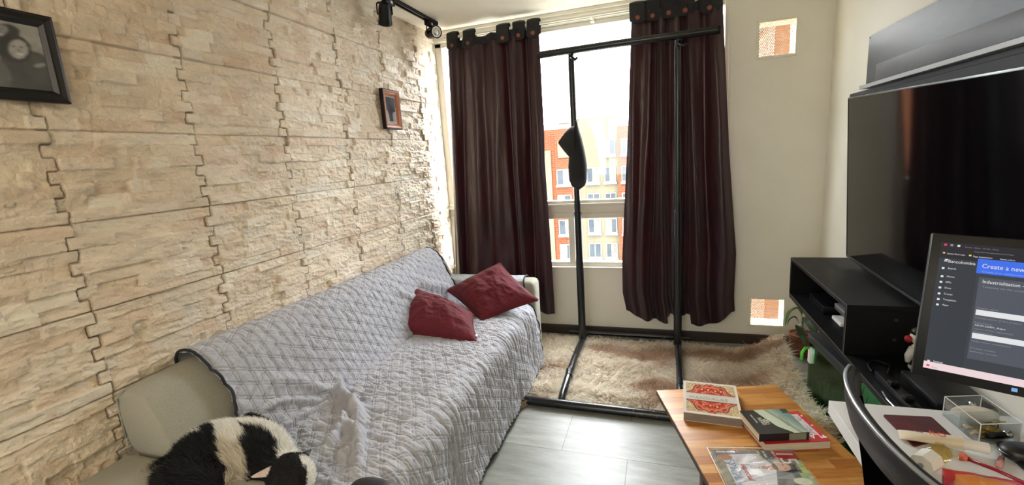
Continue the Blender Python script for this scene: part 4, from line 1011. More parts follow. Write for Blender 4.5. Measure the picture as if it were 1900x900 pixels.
for i, (pts, m, lab) in enumerate([([(.79, 1.64, .56), (.81, 1.58, .548), (.86, 1.54, .5465), (.92, 1.60, .5465), (.96, 1.72, .5465), (.93, 1.86, .5465), (.88, 1.94, .5465)], M['whitep'], 'white cable looping over the low shelf board'),
                                   ([(.80, 1.90, .56), (.83, 1.97, .5465), (.86, 2.03, .5465), (.82, 2.07, .5465), (.78, 2.02, .5465), (.77, 1.95, .55)], M['black'], 'black cable coiled before the console end panel'),
                                   ([(.745, 1.80, .5475), (.738, 1.74, .547), (.742, 1.66, .547), (.75, 1.58, .547), (.77, 1.50, .547)], M['chrome'], 'pale cable along the front edge of the low shelf board')]):
    b = B()
    q = np.array(pts); tt = np.linspace(0, len(q) - 1, 40); sm = np.stack([np.interp(tt, range(len(q)), q[:, k]) for k in range(3)], 1)
    for _ in range(3): sm[1:-1] = (sm[:-2] + 2 * sm[1:-1] + sm[2:]) / 4
    b.tube(sm, .0035, 8); tag(b.build('cable', m, None, True), lab, 'cable')
t = thing('cable_modem', 'black box lying on the low shelf board behind the desk', 'modem', (.9, 1.72, .541))
b = B(); b.box(.835, .99, 1.66, 1.90, .5515, .59, .006); b.build('case', M['blackp'], t, auto=40)
b = B(); b.tube([(.90, 1.62, .62), (.93, 1.665, .58)], .009, 10); b.build('chrome_connector', M['chrome'], t, True)

# ============================================================ FISH TANK
fk = thing('fish_tank', 'glass fish tank with a dark lid and green murky water under the console', 'fish tank', (.88, 2.4, 0))
A_ = np.array([.750, 2.63, 0]); B_ = np.array([.785, 2.18, 0]); hx = nrm(B_ - A_); wx = np.array([-hx[1], hx[0], 0]); 
if wx[0] < 0: wx = -wx
LW, DW = float(np.linalg.norm(B_ - A_)), .215
MK = basis(A_, hx, wx, (0, 0, 1))
WG = glass_mat('tank_glass', (190, 215, 196), .02, .10)
b = B(); g_ = .005
for a in ((0, LW, 0, g_), (0, LW, DW - g_, DW), (0, g_, g_, DW - g_), (LW - g_, LW, g_, DW - g_)): b.box(a[0], a[1], a[2], a[3], .012, .392, M=MK)
b.build('glass_walls', WG, fk)
b = B(); b.box(-.004, LW + .004, -.004, DW + .004, 0, .014, .002, M=MK); b.build('base_plate', M['blackp'], fk, auto=30)
b = B(); b.box(-.008, LW + .008, -.008, DW + .006, .388, .436, .005, M=MK); b.build('lid', simple('tank_lid', (46, 50, 54), .35), fk, auto=30)
WM = NT('murky_water'); WM.n.remove(WM.b); tr = WM.node('ShaderNodeBsdfTransparent'); tr.inputs[0].default_value = rgb(206, 224, 210); gl = WM.node('ShaderNodeBsdfDiffuse'); gl.inputs[0].default_value = rgb(26, 52, 38); mx = WM.node('ShaderNodeMixShader'); mx.inputs[0].default_value = .03
WM.link(tr.outputs[0], mx.inputs[1]); WM.link(gl.outputs[0], mx.inputs[2]); WM.link(mx.outputs[0], WM.out.inputs[0])
b = B(); b.box(g_ + .0005, LW - g_ - .0005, g_ + .0005, DW - g_ - .0005, .03, .335, M=MK); b.build('water', WM.m, fk)
b = B(); b.box(g_, LW - g_, DW - g_ - .004, DW - g_ - .0015, .02, .385, M=MK); b.build('backdrop_sheet', varied('green_backdrop', (160, 196, 172), (104, 140, 118), 5, .6), fk)
b = B(); b.box(.05, LW - .05, .05, .09, .372, .388, M=MK); b.build('fill_strip', emit('tank_fill', (214, 236, 220), 1.0), fk)  # unseen lamp added under the lid to brighten the tank inside
l = bpy.data.lights.new('tank_fill_light', 'AREA'); l.shape = 'RECTANGLE'; l.size = LW - .1; l.size_y = .04; l.energy = .7; l.color = (.85, 1, .9)
o = bpy.data.objects.new('tank_fill_light', l); COL.objects.link(o); pq = A_ + hx * LW / 2 + wx * .07; o.location = (pq[0], pq[1], .368); o.rotation_euler = (0, 0, math.atan2(hx[1], hx[0]))
def gravel():
    b = B()
    for i in range(220):
        u_, v_ = RNG.uniform(.012, LW - .012), RNG.uniform(.012, DW - .014); b.ball(A_ + hx * u_ + wx * v_ + np.array([0, 0, .034 + RNG.uniform(0, .008)]), (.006, .006, .004), 6)
    o = b.build('gravel', varied('gravel_stone', (120, 100, 66), (80, 72, 52), 60, .8), fk, True); o['kind'] = 'stuff'
gravel()
for k in range(6):
    b = B(); u_ = .05 + k * .066; v_ = .06 + .09 * ((k * 37) % 3) / 2; hgt = [.17, .12, .20, .10, .22, .14][k]
    base = A_ + hx * u_ + wx * v_ + np.array([0, 0, .035])
    for j in range(6):
        a = j * 2.39; q = [base, base + np.array([.014 * math.cos(a), .014 * math.sin(a), hgt * .5]), base + np.array([.030 * math.cos(a + .4), .030 * math.sin(a + .4), hgt * (.75 + .25 * ((j * 7) % 4) / 3)])]
        b.tube(q, [.003, .006, .001], 6)
    b.build('water_plant', varied('water_plant_green', (34, 62, 34), (20, 44, 28), 30, .6), fk, True)
fsh = at(1562, 690, 0, .83); b = B(); b.ball((.84, 2.235, .285), (.008, .028, .016), 14); b.prism([(.838, 2.26, .285), (.838, 2.283, .300), (.838, 2.283, .270)], (.003, 0, 0)); b.build('goldfish', simple('fish_orange', (226, 130, 40), .4), fk, True)
cl = thing('tube_holder', 'white clip with a bright green air tube on the fish tank corner', 'clip', (.74, 2.6, .40))
P0 = at(1505, 655, 1, 2.60)
b = B(); b.box(P0[0] - .012, P0[0] + .012, 2.583, 2.617, P0[2] - .055, P0[2] + .03, .006, 3, M=None); b.build('clip_body', M['whitep'], cl, auto=40)
pts = [at(1502, 646, 1, 2.60), at(1494, 646, 1, 2.59), at(1488, 654, 1, 2.58), at(1487, 668, 1, 2.57)]
b = B(); b.tube(pts, .007, 10); b.build('green_tube', simple('bright_green_tube', (90, 205, 60), .35), cl, True)

# ============================================================ PLANT
pl = thing('potted_plant', 'green broad-leaved plant in a clay pot behind the console, by the low vent', 'plant', (.90, 3.30, 0))
b = B(); b.lathe([(.055, .0), (.058, .01), (.074, .13), (.080, .135), (.080, .155), (.070, .155), (.066, .145)], 28, Matrix.Translation((.90, 3.33, 0))); b.build('pot', varied('clay_pot', (138, 92, 66), (112, 72, 52), 20, .8), pl, auto=40)
b = B(); b.lathe([(.066, .140), (.03, .146), (.002, .147)], 20, Matrix.Translation((.90, 3.33, 0))); b.build('soil', simple('potting_soil', (50, 38, 28), .95), pl, True)
LM = varied('leaf_green', (96, 132, 44), (62, 98, 34), 20, .4); LM2 = varied('dark_leaf_green', (52, 78, 40), (36, 58, 32), 20, .45)
def leaf(path, w, mat, twist=0):
    p = np.array(path, float); tt = np.linspace(0, len(p) - 1, 26); c = np.stack([np.interp(tt, range(len(p)), p[:, k]) for k in range(3)], 1)
    for _ in range(4): c[1:-1] = (c[:-2] + 2 * c[1:-1] + c[2:]) / 4
    tg = np.gradient(c, axis=0); tg /= np.linalg.norm(tg, axis=1, keepdims=True); sd = np.cross(tg, [0.15, .9, .35]); 
    sd = np.cross(tg, np.cross([math.sin(twist), -math.cos(twist), .5], tg)); sd /= np.linalg.norm(sd, axis=1, keepdims=True)
    s = np.linspace(0, 1, 26); wv = w * np.clip(np.sin(np.clip((s - .28) / .72, 0, 1) * PI) ** .75, .05, 1); v = np.linspace(-1, 1, 9)
    nn = np.cross(tg, sd); P = c[:, None] + sd[:, None] * (v[None, :, None] * wv[:, None, None]) + nn[:, None] * ((np.abs(v)[None, :, None] ** 1.5) * wv[:, None, None] * .35)
    o = gridobj('leaf', P, mat, pl); o.modifiers.new('t', 'SOLIDIFY').thickness = .0012
st = (.89, 3.31, .147)
leaf([st, (.885, 3.27, .30), (.845, 3.23, .372), (.795, 3.21, .345), (.770, 3.20, .25)], .030, LM, .2)
leaf([st, (.87, 3.28, .25), (.83, 3.24, .305), (.795, 3.22, .285), (.785, 3.21, .25)], .014, LM2, -.3)
leaf([st, (.88, 3.25, .28), (.885, 3.18, .33), (.90, 3.10, .30), (.91, 3.06, .22)], .030, LM2, 1.0)
leaf([st, (.91, 3.30, .30), (.93, 3.24, .36), (.945, 3.18, .34), (.95, 3.12, .26)], .028, LM2, .6)
leaf([st, (.86, 3.30, .22), (.85, 3.22, .26), (.86, 3.14, .22), (.865, 3.09, .15)], .024, LM2, .8)

# ============================================================ COFFEE TABLE + BOOKS
ct = thing('coffee_table', 'low coffee table with a glossy strip-wood top between sofa and desk', 'coffee table', (.3, 1.6, 0))
ZT = .42; F0 = at(1218, 724, 2, ZT); F1 = at(1440, 714, 2, ZT); F0[2] = F1[2] = ZT
tw = nrm(F1 - F0); td = np.array([tw[1], -tw[0], 0]); TWi = float(np.linalg.norm(F1 - F0)); TLn = .66
M['butcher'] = butcher_mat(math.atan2(td[1], td[0]) + PI / 2)
MC = basis(F0, tw, td, (0, 0, 1))     # note: left-handed on purpose (y runs towards the viewer)
b = B(); b.box(0, TWi, 0, TLn, -.022, 0, .002, M=MC); b.build('top', M['butcher'], ct, auto=30)
DK = varied('dark_wood_edge', (84, 56, 36), (60, 40, 28), 12, .5)
b = B(); b.box(-.0008, .0, 0, TLn, -.021, -.003, M=MC); b.box(.0, TWi, -.0008, 0, -.021, -.003, M=MC); b.build('edge_band', DK, ct)
for q in ((.15, .10), (TWi - .19, .10), (.15, TLn - .14), (TWi - .19, TLn - .14)):
    b = B(); b.box(q[0], q[0] + .04, q[1], q[1] + .04, -ZT, -.022, .002, M=MC); b.build('leg', DK, ct, auto=30)
b = B(); b.box(.15, TWi - .15, .11, .125, -.06, -.022, M=MC); b.box(.15, TWi - .15, TLn - .125, TLn - .11, -.06, -.022, M=MC); b.build('apron', DK, ct)
def book(name, label, z0, th, corners, pagesides, coverm, painter, spine=None, pagem=None, nx=150, ny=110, inset=.0):
    """corners: (origin, U, V) of the top face on the table plane at z0+th"""
    o, Uv, Vv_ = [np.asarray(q, float) for q in corners]; zt = z0 + th
    t = thing(name, label, 'book' if 'book' in name else 'magazine', (o[0], o[1], z0))
    Mb = basis((o[0], o[1], z0), nrm(Uv), nrm(Vv_), (0, 0, 1)); lu, lv = np.linalg.norm(Uv), np.linalg.norm(Vv_); ct_ = .0012 if th < .03 else .0016
    b = B(); b.box(.0012, lu - .0012, .0012, lv - .0012, ct_, th - ct_, M=Mb); b.build('pages', pagem or M['paper'], t)
    b = B(); b.box(0, lu, 0, lv, 0, ct_, M=Mb); b.box(0, lu, 0, lv, th - ct_, th - .0001, M=Mb)
    for sd in (spine or []):
        if sd == 'v1': b.box(0, lu, lv - .0015, lv, 0, th - .0001, M=Mb)
        if sd == 'v0': b.box(0, lu, 0, .0015, 0, th - .0001, M=Mb)
        if sd == 'u0': b.box(0, .0015, 0, lv, 0, th - .0001, M=Mb)
        if sd == 'u1': b.box(lu - .0015, lu, 0, lv, 0, th - .0001, M=Mb)
    b.build('cover', coverm, t)
    paint('cover_print', (o[0], o[1], zt), Uv, Vv_, nx, ny, painter, M['printg'], t, lift=.0002 if np.cross(Uv, Vv_)[2] > 0 else -.0002)
    return t, Mb, lu, lv, zt
def quad(z, p0, p1, p3):
    """rectangle on the plane z from three photographed corners (origin, along u, along v), squared up"""
    o = at(*p0, 2, z); u_ = at(*p1, 2, z) - o; v_ = at(*p3, 2, z) - o; u_[2] = v_[2] = 0
    n_ = np.array([-u_[1], u_[0], 0]); n_ /= np.linalg.norm(n_); s = np.sign(v_.dot(n_)); return o, u_, n_ * s * abs(v_.dot(n_))
def mandala(u, v):
    c = np.empty(u.shape + (3,)); c[:] = L3(222, 214, 204)
    inside = (u > .05) & (u < .955) & (v > .05) & (v < .95)
    # four-lobed ornament on a speckled ochre ground, a pale band across the middle
    x = (u - .5) * 1.48; y = (v - .5); 
    g = (vnoise(u * 80, v * 60, 3) > .5); c[inside & g] = L3(176, 150, 104); c[inside & ~g] = L3(206, 188, 150)
    r = np.hypot(x * .92, y * 1.25); th = np.arctan2(y, x); lob = .555 + .045 * np.cos(8 * th) + .09 * np.exp(-(np.minimum(np.abs(th), PI - np.abs(th)) / .35) ** 2)
    m = inside & (r < lob); k = np.mod(r * 17 + .35 * np.cos(16 * th), 3)
    c[m] = L3(190, 84, 66); c[m & (k > 1) & (k < 1.7)] = L3(224, 128, 88); c[m & (k >= 2.2)] = L3(158, 62, 62); c[m & (r > lob - .035)] = L3(128, 58, 74)
    c[m & (r > lob - .07) & (r < lob - .035) & (np.mod(th * 14, 1) > .5)] = L3(230, 160, 110)
    for yy in (.24, .72):
        for xx in ((.35, .47, .60, .70) if yy < .5 else (.36, .48, .60)):
            d = np.hypot((u - xx) * 1.48, v - yy - .02 * (xx > .5)); c[d < .052] = L3(124, 40, 44); c[d < .038] = L3(214, 110, 70); c[d < .022] = L3(236, 214, 170); c[d < .010] = L3(150, 60, 50)
    c[(v > .385) & (v < .60) & (u > .05) & (u < .955)] = L3(206, 200, 192)
    for e0 in (.385, .60): c[inside & (np.abs(v - e0) < .008)] = L3(120, 84, 70)
    return c
o_, u_, v_ = quad(ZT + .035, (1268, 706), (1365, 716), (1267, 764))
mb, Mb, lu, lv, zt = book('book', 'thick mandala-patterned book alone at the far end of the coffee table', ZT, .035, (o_, u_, v_), None, simple('ivory_cover', (222, 214, 206), .4), mandala, spine=['u0'], pagem=varied('grey_pages', (150, 138, 128), (118, 106, 98), 300, .85, scl=(.05, .05, 1)))
un = nrm(u_); vn = nrm(v_)
txt('title', 'MANDALAS', .026, basis(o_ + u_ * .10 + v_ * .555 + np.array([0, 0, .0006]), un, -vn, (0, 0, 1)), simple('faded_gold', (168, 156, 112), .4), mb, sx=1.05)
# red book
o_, u_, v_ = quad(ZT + .03, (1385, 768), (1490, 766), (1419, 822))
o_, u_, v_ = quad(ZT + .03, (1420, 824), (1542, 818), (1383, 768))
def redc(u, v):
    c = np.empty(u.shape + (3,)); c[:] = L3(196, 44, 52)
    m = (v > .22) & (v < .9) & (u > .30) & (u < .93); c[m] = L3(214, 204, 208); c[m & (vnoise(u * 40, v * 40, 3) > .55)] = L3(178, 160, 166)
    c[(u > .92) & (np.abs(v - .12) < .02)] = L3(240, 225, 225); c[(np.abs(u - .97) < .012) & (np.abs(np.mod(v * 3, 1) - .5) < .06)] = L3(245, 235, 235)
    c[(np.hypot(u - .2, (v - .16)) < .018)] = L3(245, 235, 235)
    return c
rb_, Mb, lu, lv, zt = book('book', 'red paperback with white lettering lying under the black novel', ZT, .03, (o_, u_, v_), None, simple('red_cover', (190, 44, 50), .35), redc, spine=['v1'])
txt('title', 'LARSSON', .034, basis(o_ + u_ * .93 + v_ * .22 + np.array([0, 0, .0006]), -nrm(u_), -nrm(v_), (0, 0, 1)), simple('white_ink', (240, 226, 228), .4), rb_, sx=1.05)
txt('subtitle', 'EL', .014, basis(o_ + u_ * .22 + v_ * .30 + np.array([0, 0, .0006]), -nrm(u_), -nrm(v_), (0, 0, 1)), simple('pink_ink', (226, 170, 176), .4), rb_)
# black novel on top
zb_ = ZT + .0302; thb = .028
o_, u_, v_ = quad(zb_ + thb, (1409, 806), (1502, 802), (1377, 762))
def novel(u, v):
    c = np.empty(u.shape + (3,)); c[:] = L3(34, 35, 36)
    edge = .30 + .25 * (1 - v) + .03 * fbm(u * 8, v * 8, 3, 3) + .14 * sstep(.35, 0, v)
    m = u > edge; sk = mixc(L3(196, 206, 182), L3(110, 140, 136), sstep(.55, 1.0, u + .3 * (v - .5)) )
    sk = sk * (1 - .5 * np.exp(-((u - .55 - .3 * (1 - v)) / .03) ** 2))[..., None]
    c[m] = sk[m]; c[(u > .86) & (v > .8)] = L3(44, 56, 54)
    c[m & (np.abs(v - .5) < .22) & (np.abs(u - .72) < .008)] = L3(90, 100, 84); c[m & (np.abs(v - .5) < .2) & (np.abs(u - .78) < .006)] = L3(110, 120, 100)
    return c
nv, Mb, lu, lv, zt = book('book', 'black novel with a pale green sky cover on top of the red paperback', zb_, thb, (o_, u_, v_), None, simple('black_cover', (32, 33, 34), .3), novel, spine=['v0'])
WI = simple('cream_ink', (214, 214, 196), .4)
for i, (s_, a, bb, sz) in enumerate((('EL', .33, .56, .022), ('VIEJO', .25, .60, .020), ('FUEGO', .17, .66, .020))):
    txt('title', s_, sz, basis(o_ + u_ * (a + .06) + v_ * bb + np.array([0, 0, .0006]), -nrm(v_), nrm(-u_) * -1, (0, 0, 1)), WI, nv, sx=.7)
txt('author', 'UNA NOVELA', .007, basis(o_ + u_ * .14 + v_ * .80 + np.array([0, 0, .0006]), -nrm(v_), nrm(u_), (0, 0, 1)), WI, nv, sx=1.2)
b = B(); sp0 = o_ + u_ * .62; b.box(0, float(np.linalg.norm(u_)) * .34, -.0008, .0, .002, thb - .002, M=basis((o_ + u_ * .60) * [1, 1, 0] + np.array([0, 0, zb_]), nrm(u_), nrm(v_), (0, 0, 1))); b.build('spine_picture', varied('spine_olive', (150, 156, 132), (120, 130, 110), 40, .35), nv)
# magazine in its plastic sleeve
zm = ZT; o_, u_, v_ = quad(zm + .006, (1318, 834), (1470, 836), (1345, 892))
v_ = v_ * 1.16
def maga(u, v):
    """u: towards the magazine's head (right in the photo), v: towards the viewer"""
    c = np.empty(u.shape + (3,)); c[:] = L3(122, 130, 132)
    def put(m, q): c[m] = L3(*q)
    put(v > .72 + .1 * u, (70, 76, 74)); put((v > .55) & (u > .80), (60, 64, 62))
    sh = ((v > .13 + .02 * np.sin(u * 9)) & (v < .96) & (u > .10) & (u < .66 - .25 * np.abs(v - .52)))
    put(sh, (206, 206, 212)); st_ = np.mod(v * 34 + fbm(u * 5, v * 5, 3, 2) * 5, 1) < .10; put(sh & st_, (182, 184, 196))
    put(sh & (np.abs(v - .42 - .06 * (u - .3)) < .008), (168, 170, 184))
    for k in range(5): put(np.hypot((u - .2 - k * .09) * 1.3, v - .46 - .012 * k) < .010, (90, 96, 120))
    put((ell(u, v, .12, .22, .10, .085) < 1), (186, 132, 108)); put((ell(u, v, .60, .50, .11, .055) < 1), (196, 146, 124))
    put((ell(u, v, .78, .46, .125, .155) < 1), (48, 40, 38)); put((ell(u, v, .735, .46, .10, .125) < 1), (200, 152, 130))
    put((ell(u, v, .765, .42, .010, .016) < 1) | (ell(u, v, .765, .52, .010, .016) < 1), (60, 40, 36)); put(ell(u, v, .69, .47, .010, .045) < 1, (232, 214, 206)); put((ell(u, v, .66, .47, .03, .09) < 1), (110, 78, 66))
    put((u > .72) & (v < .26), (198, 44, 62)); put((u > .93) & (v > .28), (176, 196, 120)); put((u > .88) & (v > .62), (150, 176, 120)); put(ell(u, v, .86, .84, .10, .09) < 1, (220, 222, 200))
    put((u > .06) & (u < .17) & (v > .04) & (v < .09), (210, 222, 230)); put((u > .18) & (u < .29) & (v > .04) & (v < .09), (196, 206, 214)); put(ell(u, v, .305, .065, .025, .03) < 1, (190, 60, 76))
    put((u < .035) | (v < .02), (150, 158, 158)); put((u < .09) & (v > .3), (150, 148, 132))
    return c
mz, Mb, lu, lv, zt = book('magazine', 'glossy magazine in a clear plastic sleeve, nearest the viewer on the coffee table', zm, .006, (o_, u_, v_), None, simple('white_cover', (214, 214, 214), .4), maga, pagem=M['whitep'], nx=180, ny=150)
un = nrm(u_); vn = nrm(v_); zz_ = np.array([0, 0, .0006]); WH = simple('white_print', (244, 240, 242), .35); RD = simple('red_print', (190, 44, 62), .35); BL = simple('blue_print', (120, 156, 190), .4)
def mtext(nm, s_, size, a, bb, m, sx=1.0): txt(nm, s_, size, basis(o_ + u_ * a + v_ * bb + zz_, vn, un, (0, 0, 1)), m, mz, sx=sx)
mtext('masthead', '15', .074, .775, .015, WH, .95); mtext('masthead_line', 'MINUTOS', .014, .725, .02, WH, 1.0)
mtext('headline', 'especial', .028, .27, .40, RD, .9); mtext('headline', 'cocina', .030, .17, .28, BL, 1.2); mtext('headline', 'y verano', .030, .115, .36, BL, 1.1)
mtext('headline', 'para todos', .014, .56, .03, simple('yellow_print', (222, 218, 150), .4), .8); mtext('headline', 'en casa', .014, .62, .03, WH, .8)
# sleeve: crinkled clear film
n_ = 70; U, W = np.meshgrid(np.linspace(-.035, 1.02, n_), np.linspace(-.045, 1.02, n_), indexing='ij')
hh = .0012 + np.abs(fbm(U * 4 + W * 2, W * 3, 21, 2)) * .006 + .006 * np.exp(-((W - 1.05 + .55 * U) / .02) ** 2)
P = o_ + U[..., None] * u_ + W[..., None] * v_; P[..., 2] = zm + .0075 + hh
FILM = glass_mat('clear_film', (252, 252, 252), .15, .06); gridobj('plastic_sleeve', P, FILM, mz)
b = B(); c0 = [o_ + u_ * a + v_ * c + np.array([0, 0, .003]) for a, c in ((-.035, -.03), (.5, -.04), (1.01, -.03))]
b.tube(c0, .0014, 6); b.tube([o_ + u_ * -.035 + v_ * c + np.array([0, 0, .003 if c < .3 else .002]) for c in (-.03, .5, 1.02)], .0018, 6); b.build('sleeve_seam', M['whitep'], mz, True)
# ============================================================ DESK
dk = thing('desk', 'white laminate desk at the right under the monitor', 'desk', (.73, .85, 0))
b = B(); b.box(.435, XR - .004, .30, 1.338, .702, .740, .0015); b.build('top', M['white'], dk)
b = B(); b.box(.99, XR - .004, .31, 1.33, 0, .70, .001); b.build('side_panel', M['white'], dk)
for y in (.33, 1.29):
    b = B(); b.box(.80, .83, y - .015, y + .015, .62, .702); b.box(.83, .99, y - .012, y + .012, .64, .70); b.build('support_arm', M['white'], dk)
ZD = .7402
def onD(px, py, z=ZD): return at(px, py, 2, z)
# ---- monitor
mo = thing('monitor', 'black desktop monitor showing a dark web page with a blue banner', 'monitor', (.77, 1.1, .74))
uM = -ray(-278, 277); neM = np.cross(ray(1731, 432), ray(1692, 694)); vM = nrm(np.cross(uM, neM)); vM = vM if vM[2] > 0 else -vM
nM = nrm(np.cross(uM, vM)); TLm = CAM + ray(1731, 432) * 1.3
Am = np.stack([ray(1692, 694), vM], 1); sol = np.linalg.lstsq(Am, TLm - CAM, rcond=None)[0]; HM = float(sol[1]); WMn = .468
MM = basis(TLm, uM, -vM, -nM)      # x right, y down, z away from the viewer
b = B(); b.box(0, WMn, 0, HM, 0, .022, .002, M=MM); b.box(.10, WMn - .10, .06, HM - .05, .02, .045, .008, M=MM); b.build('housing', M['blackp'], mo, auto=30)
def onM(px, py, lift=0):
    d = ray(px, py); tt = (TLm - CAM).dot(nM) / d.dot(nM); p = CAM + d * tt; q = p - TLm; return np.array([q.dot(uM), -q.dot(vM)])
s0 = onM(1748, 449); s1 = onM(1711.5, 681); sx0 = (s0[0] + s1[0]) / 2; sy0, sy1 = s0[1], s1[1]; sx1 = WMn - .010
def flat(nm, x0, x1, y0, y1, lv_, m, parent, r=0):
    b = B(); b.box(x0, x1, y0, y1, -.0002 - lv_ * .0002, 0, M=MM); return b.build(nm, m, parent)
SCM = emit('screen_dark', (62, 66, 72), 1.0)
scr = flat('screen', sx0, sx1, sy0, sy1, 1, SCM, mo)
def rect(nm, pa, pb, lv_, m):
    """flat mark on the screen between two photographed points (upper left, lower right)"""
    a = onM(*pa); c = onM(*pb); return flat(nm, min(a[0], sx1), min(c[0], sx1), a[1], c[1], lv_, m, scr)
EW = emit('ui_white', (226, 228, 230), 1.0); EG = emit('ui_grey', (140, 144, 150), 1.0); EBL = emit('ui_blue', (66, 112, 232), 1.0); EC = emit('ui_card', (84, 88, 97), 1.0); ET = emit('ui_topbar', (46, 44, 50), 1.0); EP = emit('ui_taskbar', (236, 214, 216), 1.0); EY = emit('ui_yellow', (220, 206, 90), 1.0); ER = emit('ui_red', (230, 70, 100), 1.0); ES = emit('ui_sidebar', (56, 60, 66), 1.0)
a = onM(1750, 452); c = onM(1746, 478)
flat('top_bar', sx0, sx1, sy0, c[1], 2, ET, scr)
q = onM(1716, 669); flat('task_bar', sx0, sx1, q[1], sy1, 2, EP, scr)
bt = onM(1814.7, 479.7); bb2 = onM(1811, 506.5); sbx = (bt[0] + bb2[0]) / 2
flat('banner', sbx, sx1, bt[1], bb2[1], 3, EBL, scr)
flat('side_bar', sx0, onM(1798, 600)[0], c[1], q[1], 2, ES, scr)
k0 = onM(1817, 514); k1 = onM(1792, 664); cardx = k0[0]
flat('card', cardx, sx1, k0[1], k1[1], 3, EC, scr)
def stext(nm, s_, px, py, size, m, sx=1.0):
    """py: baseline"""
    a = onM(px, py); p = TLm + uM * a[0] - vM * a[1] + nM * 0 - (-nM) * .0011
    p = TLm + uM * a[0] - vM * a[1]; p = p + nM * .0012 if (CAM - TLm).dot(nM) > 0 else p - nM * .0012
    return txt(nm, s_, size, basis(p, uM, vM, nM), m, scr, ext=.00005, sx=sx)
stext('logo_text', 'Bancolombia', 1758.5, 487, .0086, EW, .92)
b = B(); 
for dy in (0, .0022, .0044): pass
a = onM(1754, 484); flat('logo_mark', a[0] - .001, a[0] + .004, a[1] - .004, a[1] - .002, 4, EW, scr); flat('logo_mark', a[0] - .002, a[0] + .003, a[1] - .001, a[1] + .001, 4, EW, scr)
for s_, px, py in (('Search', 1758, 499), ('Home', 1756, 514), ('APIs', 1754, 524.5), ('Docs', 1752, 535), ('Create', 1750.5, 546), ('Templates', 1749, 556.5), ('Apps', 1747.5, 566.5), ('Settings', 1731, 671)):
    stext('menu_item', s_, px, py, .0048, EW, 1.0)
    a = onM(px - 8.5, py - 1.5); flat('menu_icon', a[0] - .0018, a[0] + .0022, a[1] - .0022, a[1] + .0018, 4, EW, scr)
stext('banner_title', 'Create a new component', 1821, 497, .0125, EW, .86); stext('banner_line', 'Create your component from a template available', 1821, 505, .0045, emit('ui_pale_blue', (150, 178, 246)), 1.3)
stext('card_title', 'Industrialization - API', 1822, 525, .0096, EW, .86); stext('card_line', 'Template for the creation of an API project', 1822, 533.5, .0052, EG, 1.2)
for pa, pb in (((1811, 574), (1960, 584)), ((1804, 617), (1960, 627))):
    a = onM(*pa); c = onM(pa[0] - 1, pb[1]); flat('input_field', a[0], sx1 - .01, a[1], c[1], 4, EW, scr)
for s_, px, py, m in (('Project name', 1812, 572, EG), ('Unique name of the project', 1809, 590, EG), ('Repository', 1807, 599, EG), ('NU0123001_Repo', 1808, 604, EW), ('Name of the repository', 1806, 610.5, EG), ('Description', 1805, 616, EG), ('Help others understand', 1802, 633, EG), ('Product version', 1799, 646, EG), ('Semantic version', 1798, 652, EG)):
    stext('field_label', s_, px, py, .0044, m, 1.3)
for px, m in ((1754.5, ER), (1766, EG), (1779, EW)):
    a = onM(px, 454 + (px - 1754) * .09); flat('tab_icon', a[0] - .002, a[0] + .002, a[1] - .002, a[1] + .002, 4, m, scr)
for px, py, m in ((1751.5, 469, EY), (1800, 474, EY)): a = onM(px, py); flat('bookmark_icon', a[0] - .0018, a[0] + .0018, a[1] - .0015, a[1] + .0015, 4, m, scr)
stext('bookmark', 'Service Desk team', 1757, 471.5, .0042, EW, .85); stext('bookmark', 'Page Automation', 1805, 477, .0042, EW, .95); stext('bookmark', 'Nueva politica', 1855, 482, .0036, EW, 1.0)
stext('tab_title', 'Home - Inicio - Portal - Docs', 1790, 459.5, .0034, EG, 1.2); stext('address', 'https://portal.apps.internal/create', 1808, 468, .0034, EG, 1.2)
a = onM(1882, 724); flat('task_icon', a[0] - .004, a[0] + .004, a[1] - .004, a[1] + .003, 4, emit('ui_lightblue', (120, 176, 226)), scr)
a = onM(1722, 678); flat('task_icon', a[0] - .003, a[0] + .002, a[1] - .0025, a[1] + .0015, 4, ER, scr); stext('task_text', 'Cali', 1728, 682, .0045, emit('ui_darkgrey', (150, 120, 124)), 1.2)
cN = TLm + uM * (WMn * .55) - vM * (HM * .6) - nM * .03
sb = np.array([cN[0] + .04, cN[1] + .05, ZD + .0])
b = B(); b.tube([cN, cN - nM * .02 + np.array([0, .02, -.04]), sb + np.array([0, 0, .02])], [.016, .018, .02], 12); b.build('stand_neck', M['blackp'], mo, True)
b = B(); b.box(sb[0] - .10, sb[0] + .06, sb[1] - .06, sb[1] + .07, ZD, ZD + .014, .005); b.build('stand_base', M['blackp'], mo, auto=30)
# ---- mouse mat
def rprism(pts, z0, th, mat, name, parent=None, rr=.006, smooth=None):
    b = B(); P = [Vector((p[0], p[1], 0)) for p in pts]; out = []; n = len(P)
    for i in range(n):
        a, c, d = P[i - 1], P[i], P[(i + 1) % n]; e1 = (a - c).normalized() * rr; e2 = (d - c).normalized() * rr
        for k in range(5): t_ = k / 4; out.append((c + e1) * (1 - t_) ** 2 + c * 2 * t_ * (1 - t_) + (c + e2) * t_ ** 2)
    b.prism([(p.x, p.y, z0) for p in out], (0, 0, th)); return b.build(name, mat, parent)
mp = [onD(1637, 771), onD(1728, 775), onD(1768, 812), onD(1695, 830)]
MATM = varied('dark_red_print', (110, 24, 36), (52, 22, 26), 14, .5)
tag(rprism(mp, ZD, .003, MATM, 'mouse_mat', rr=.008), 'dark red marbled mat lying on the white desk', 'mat')
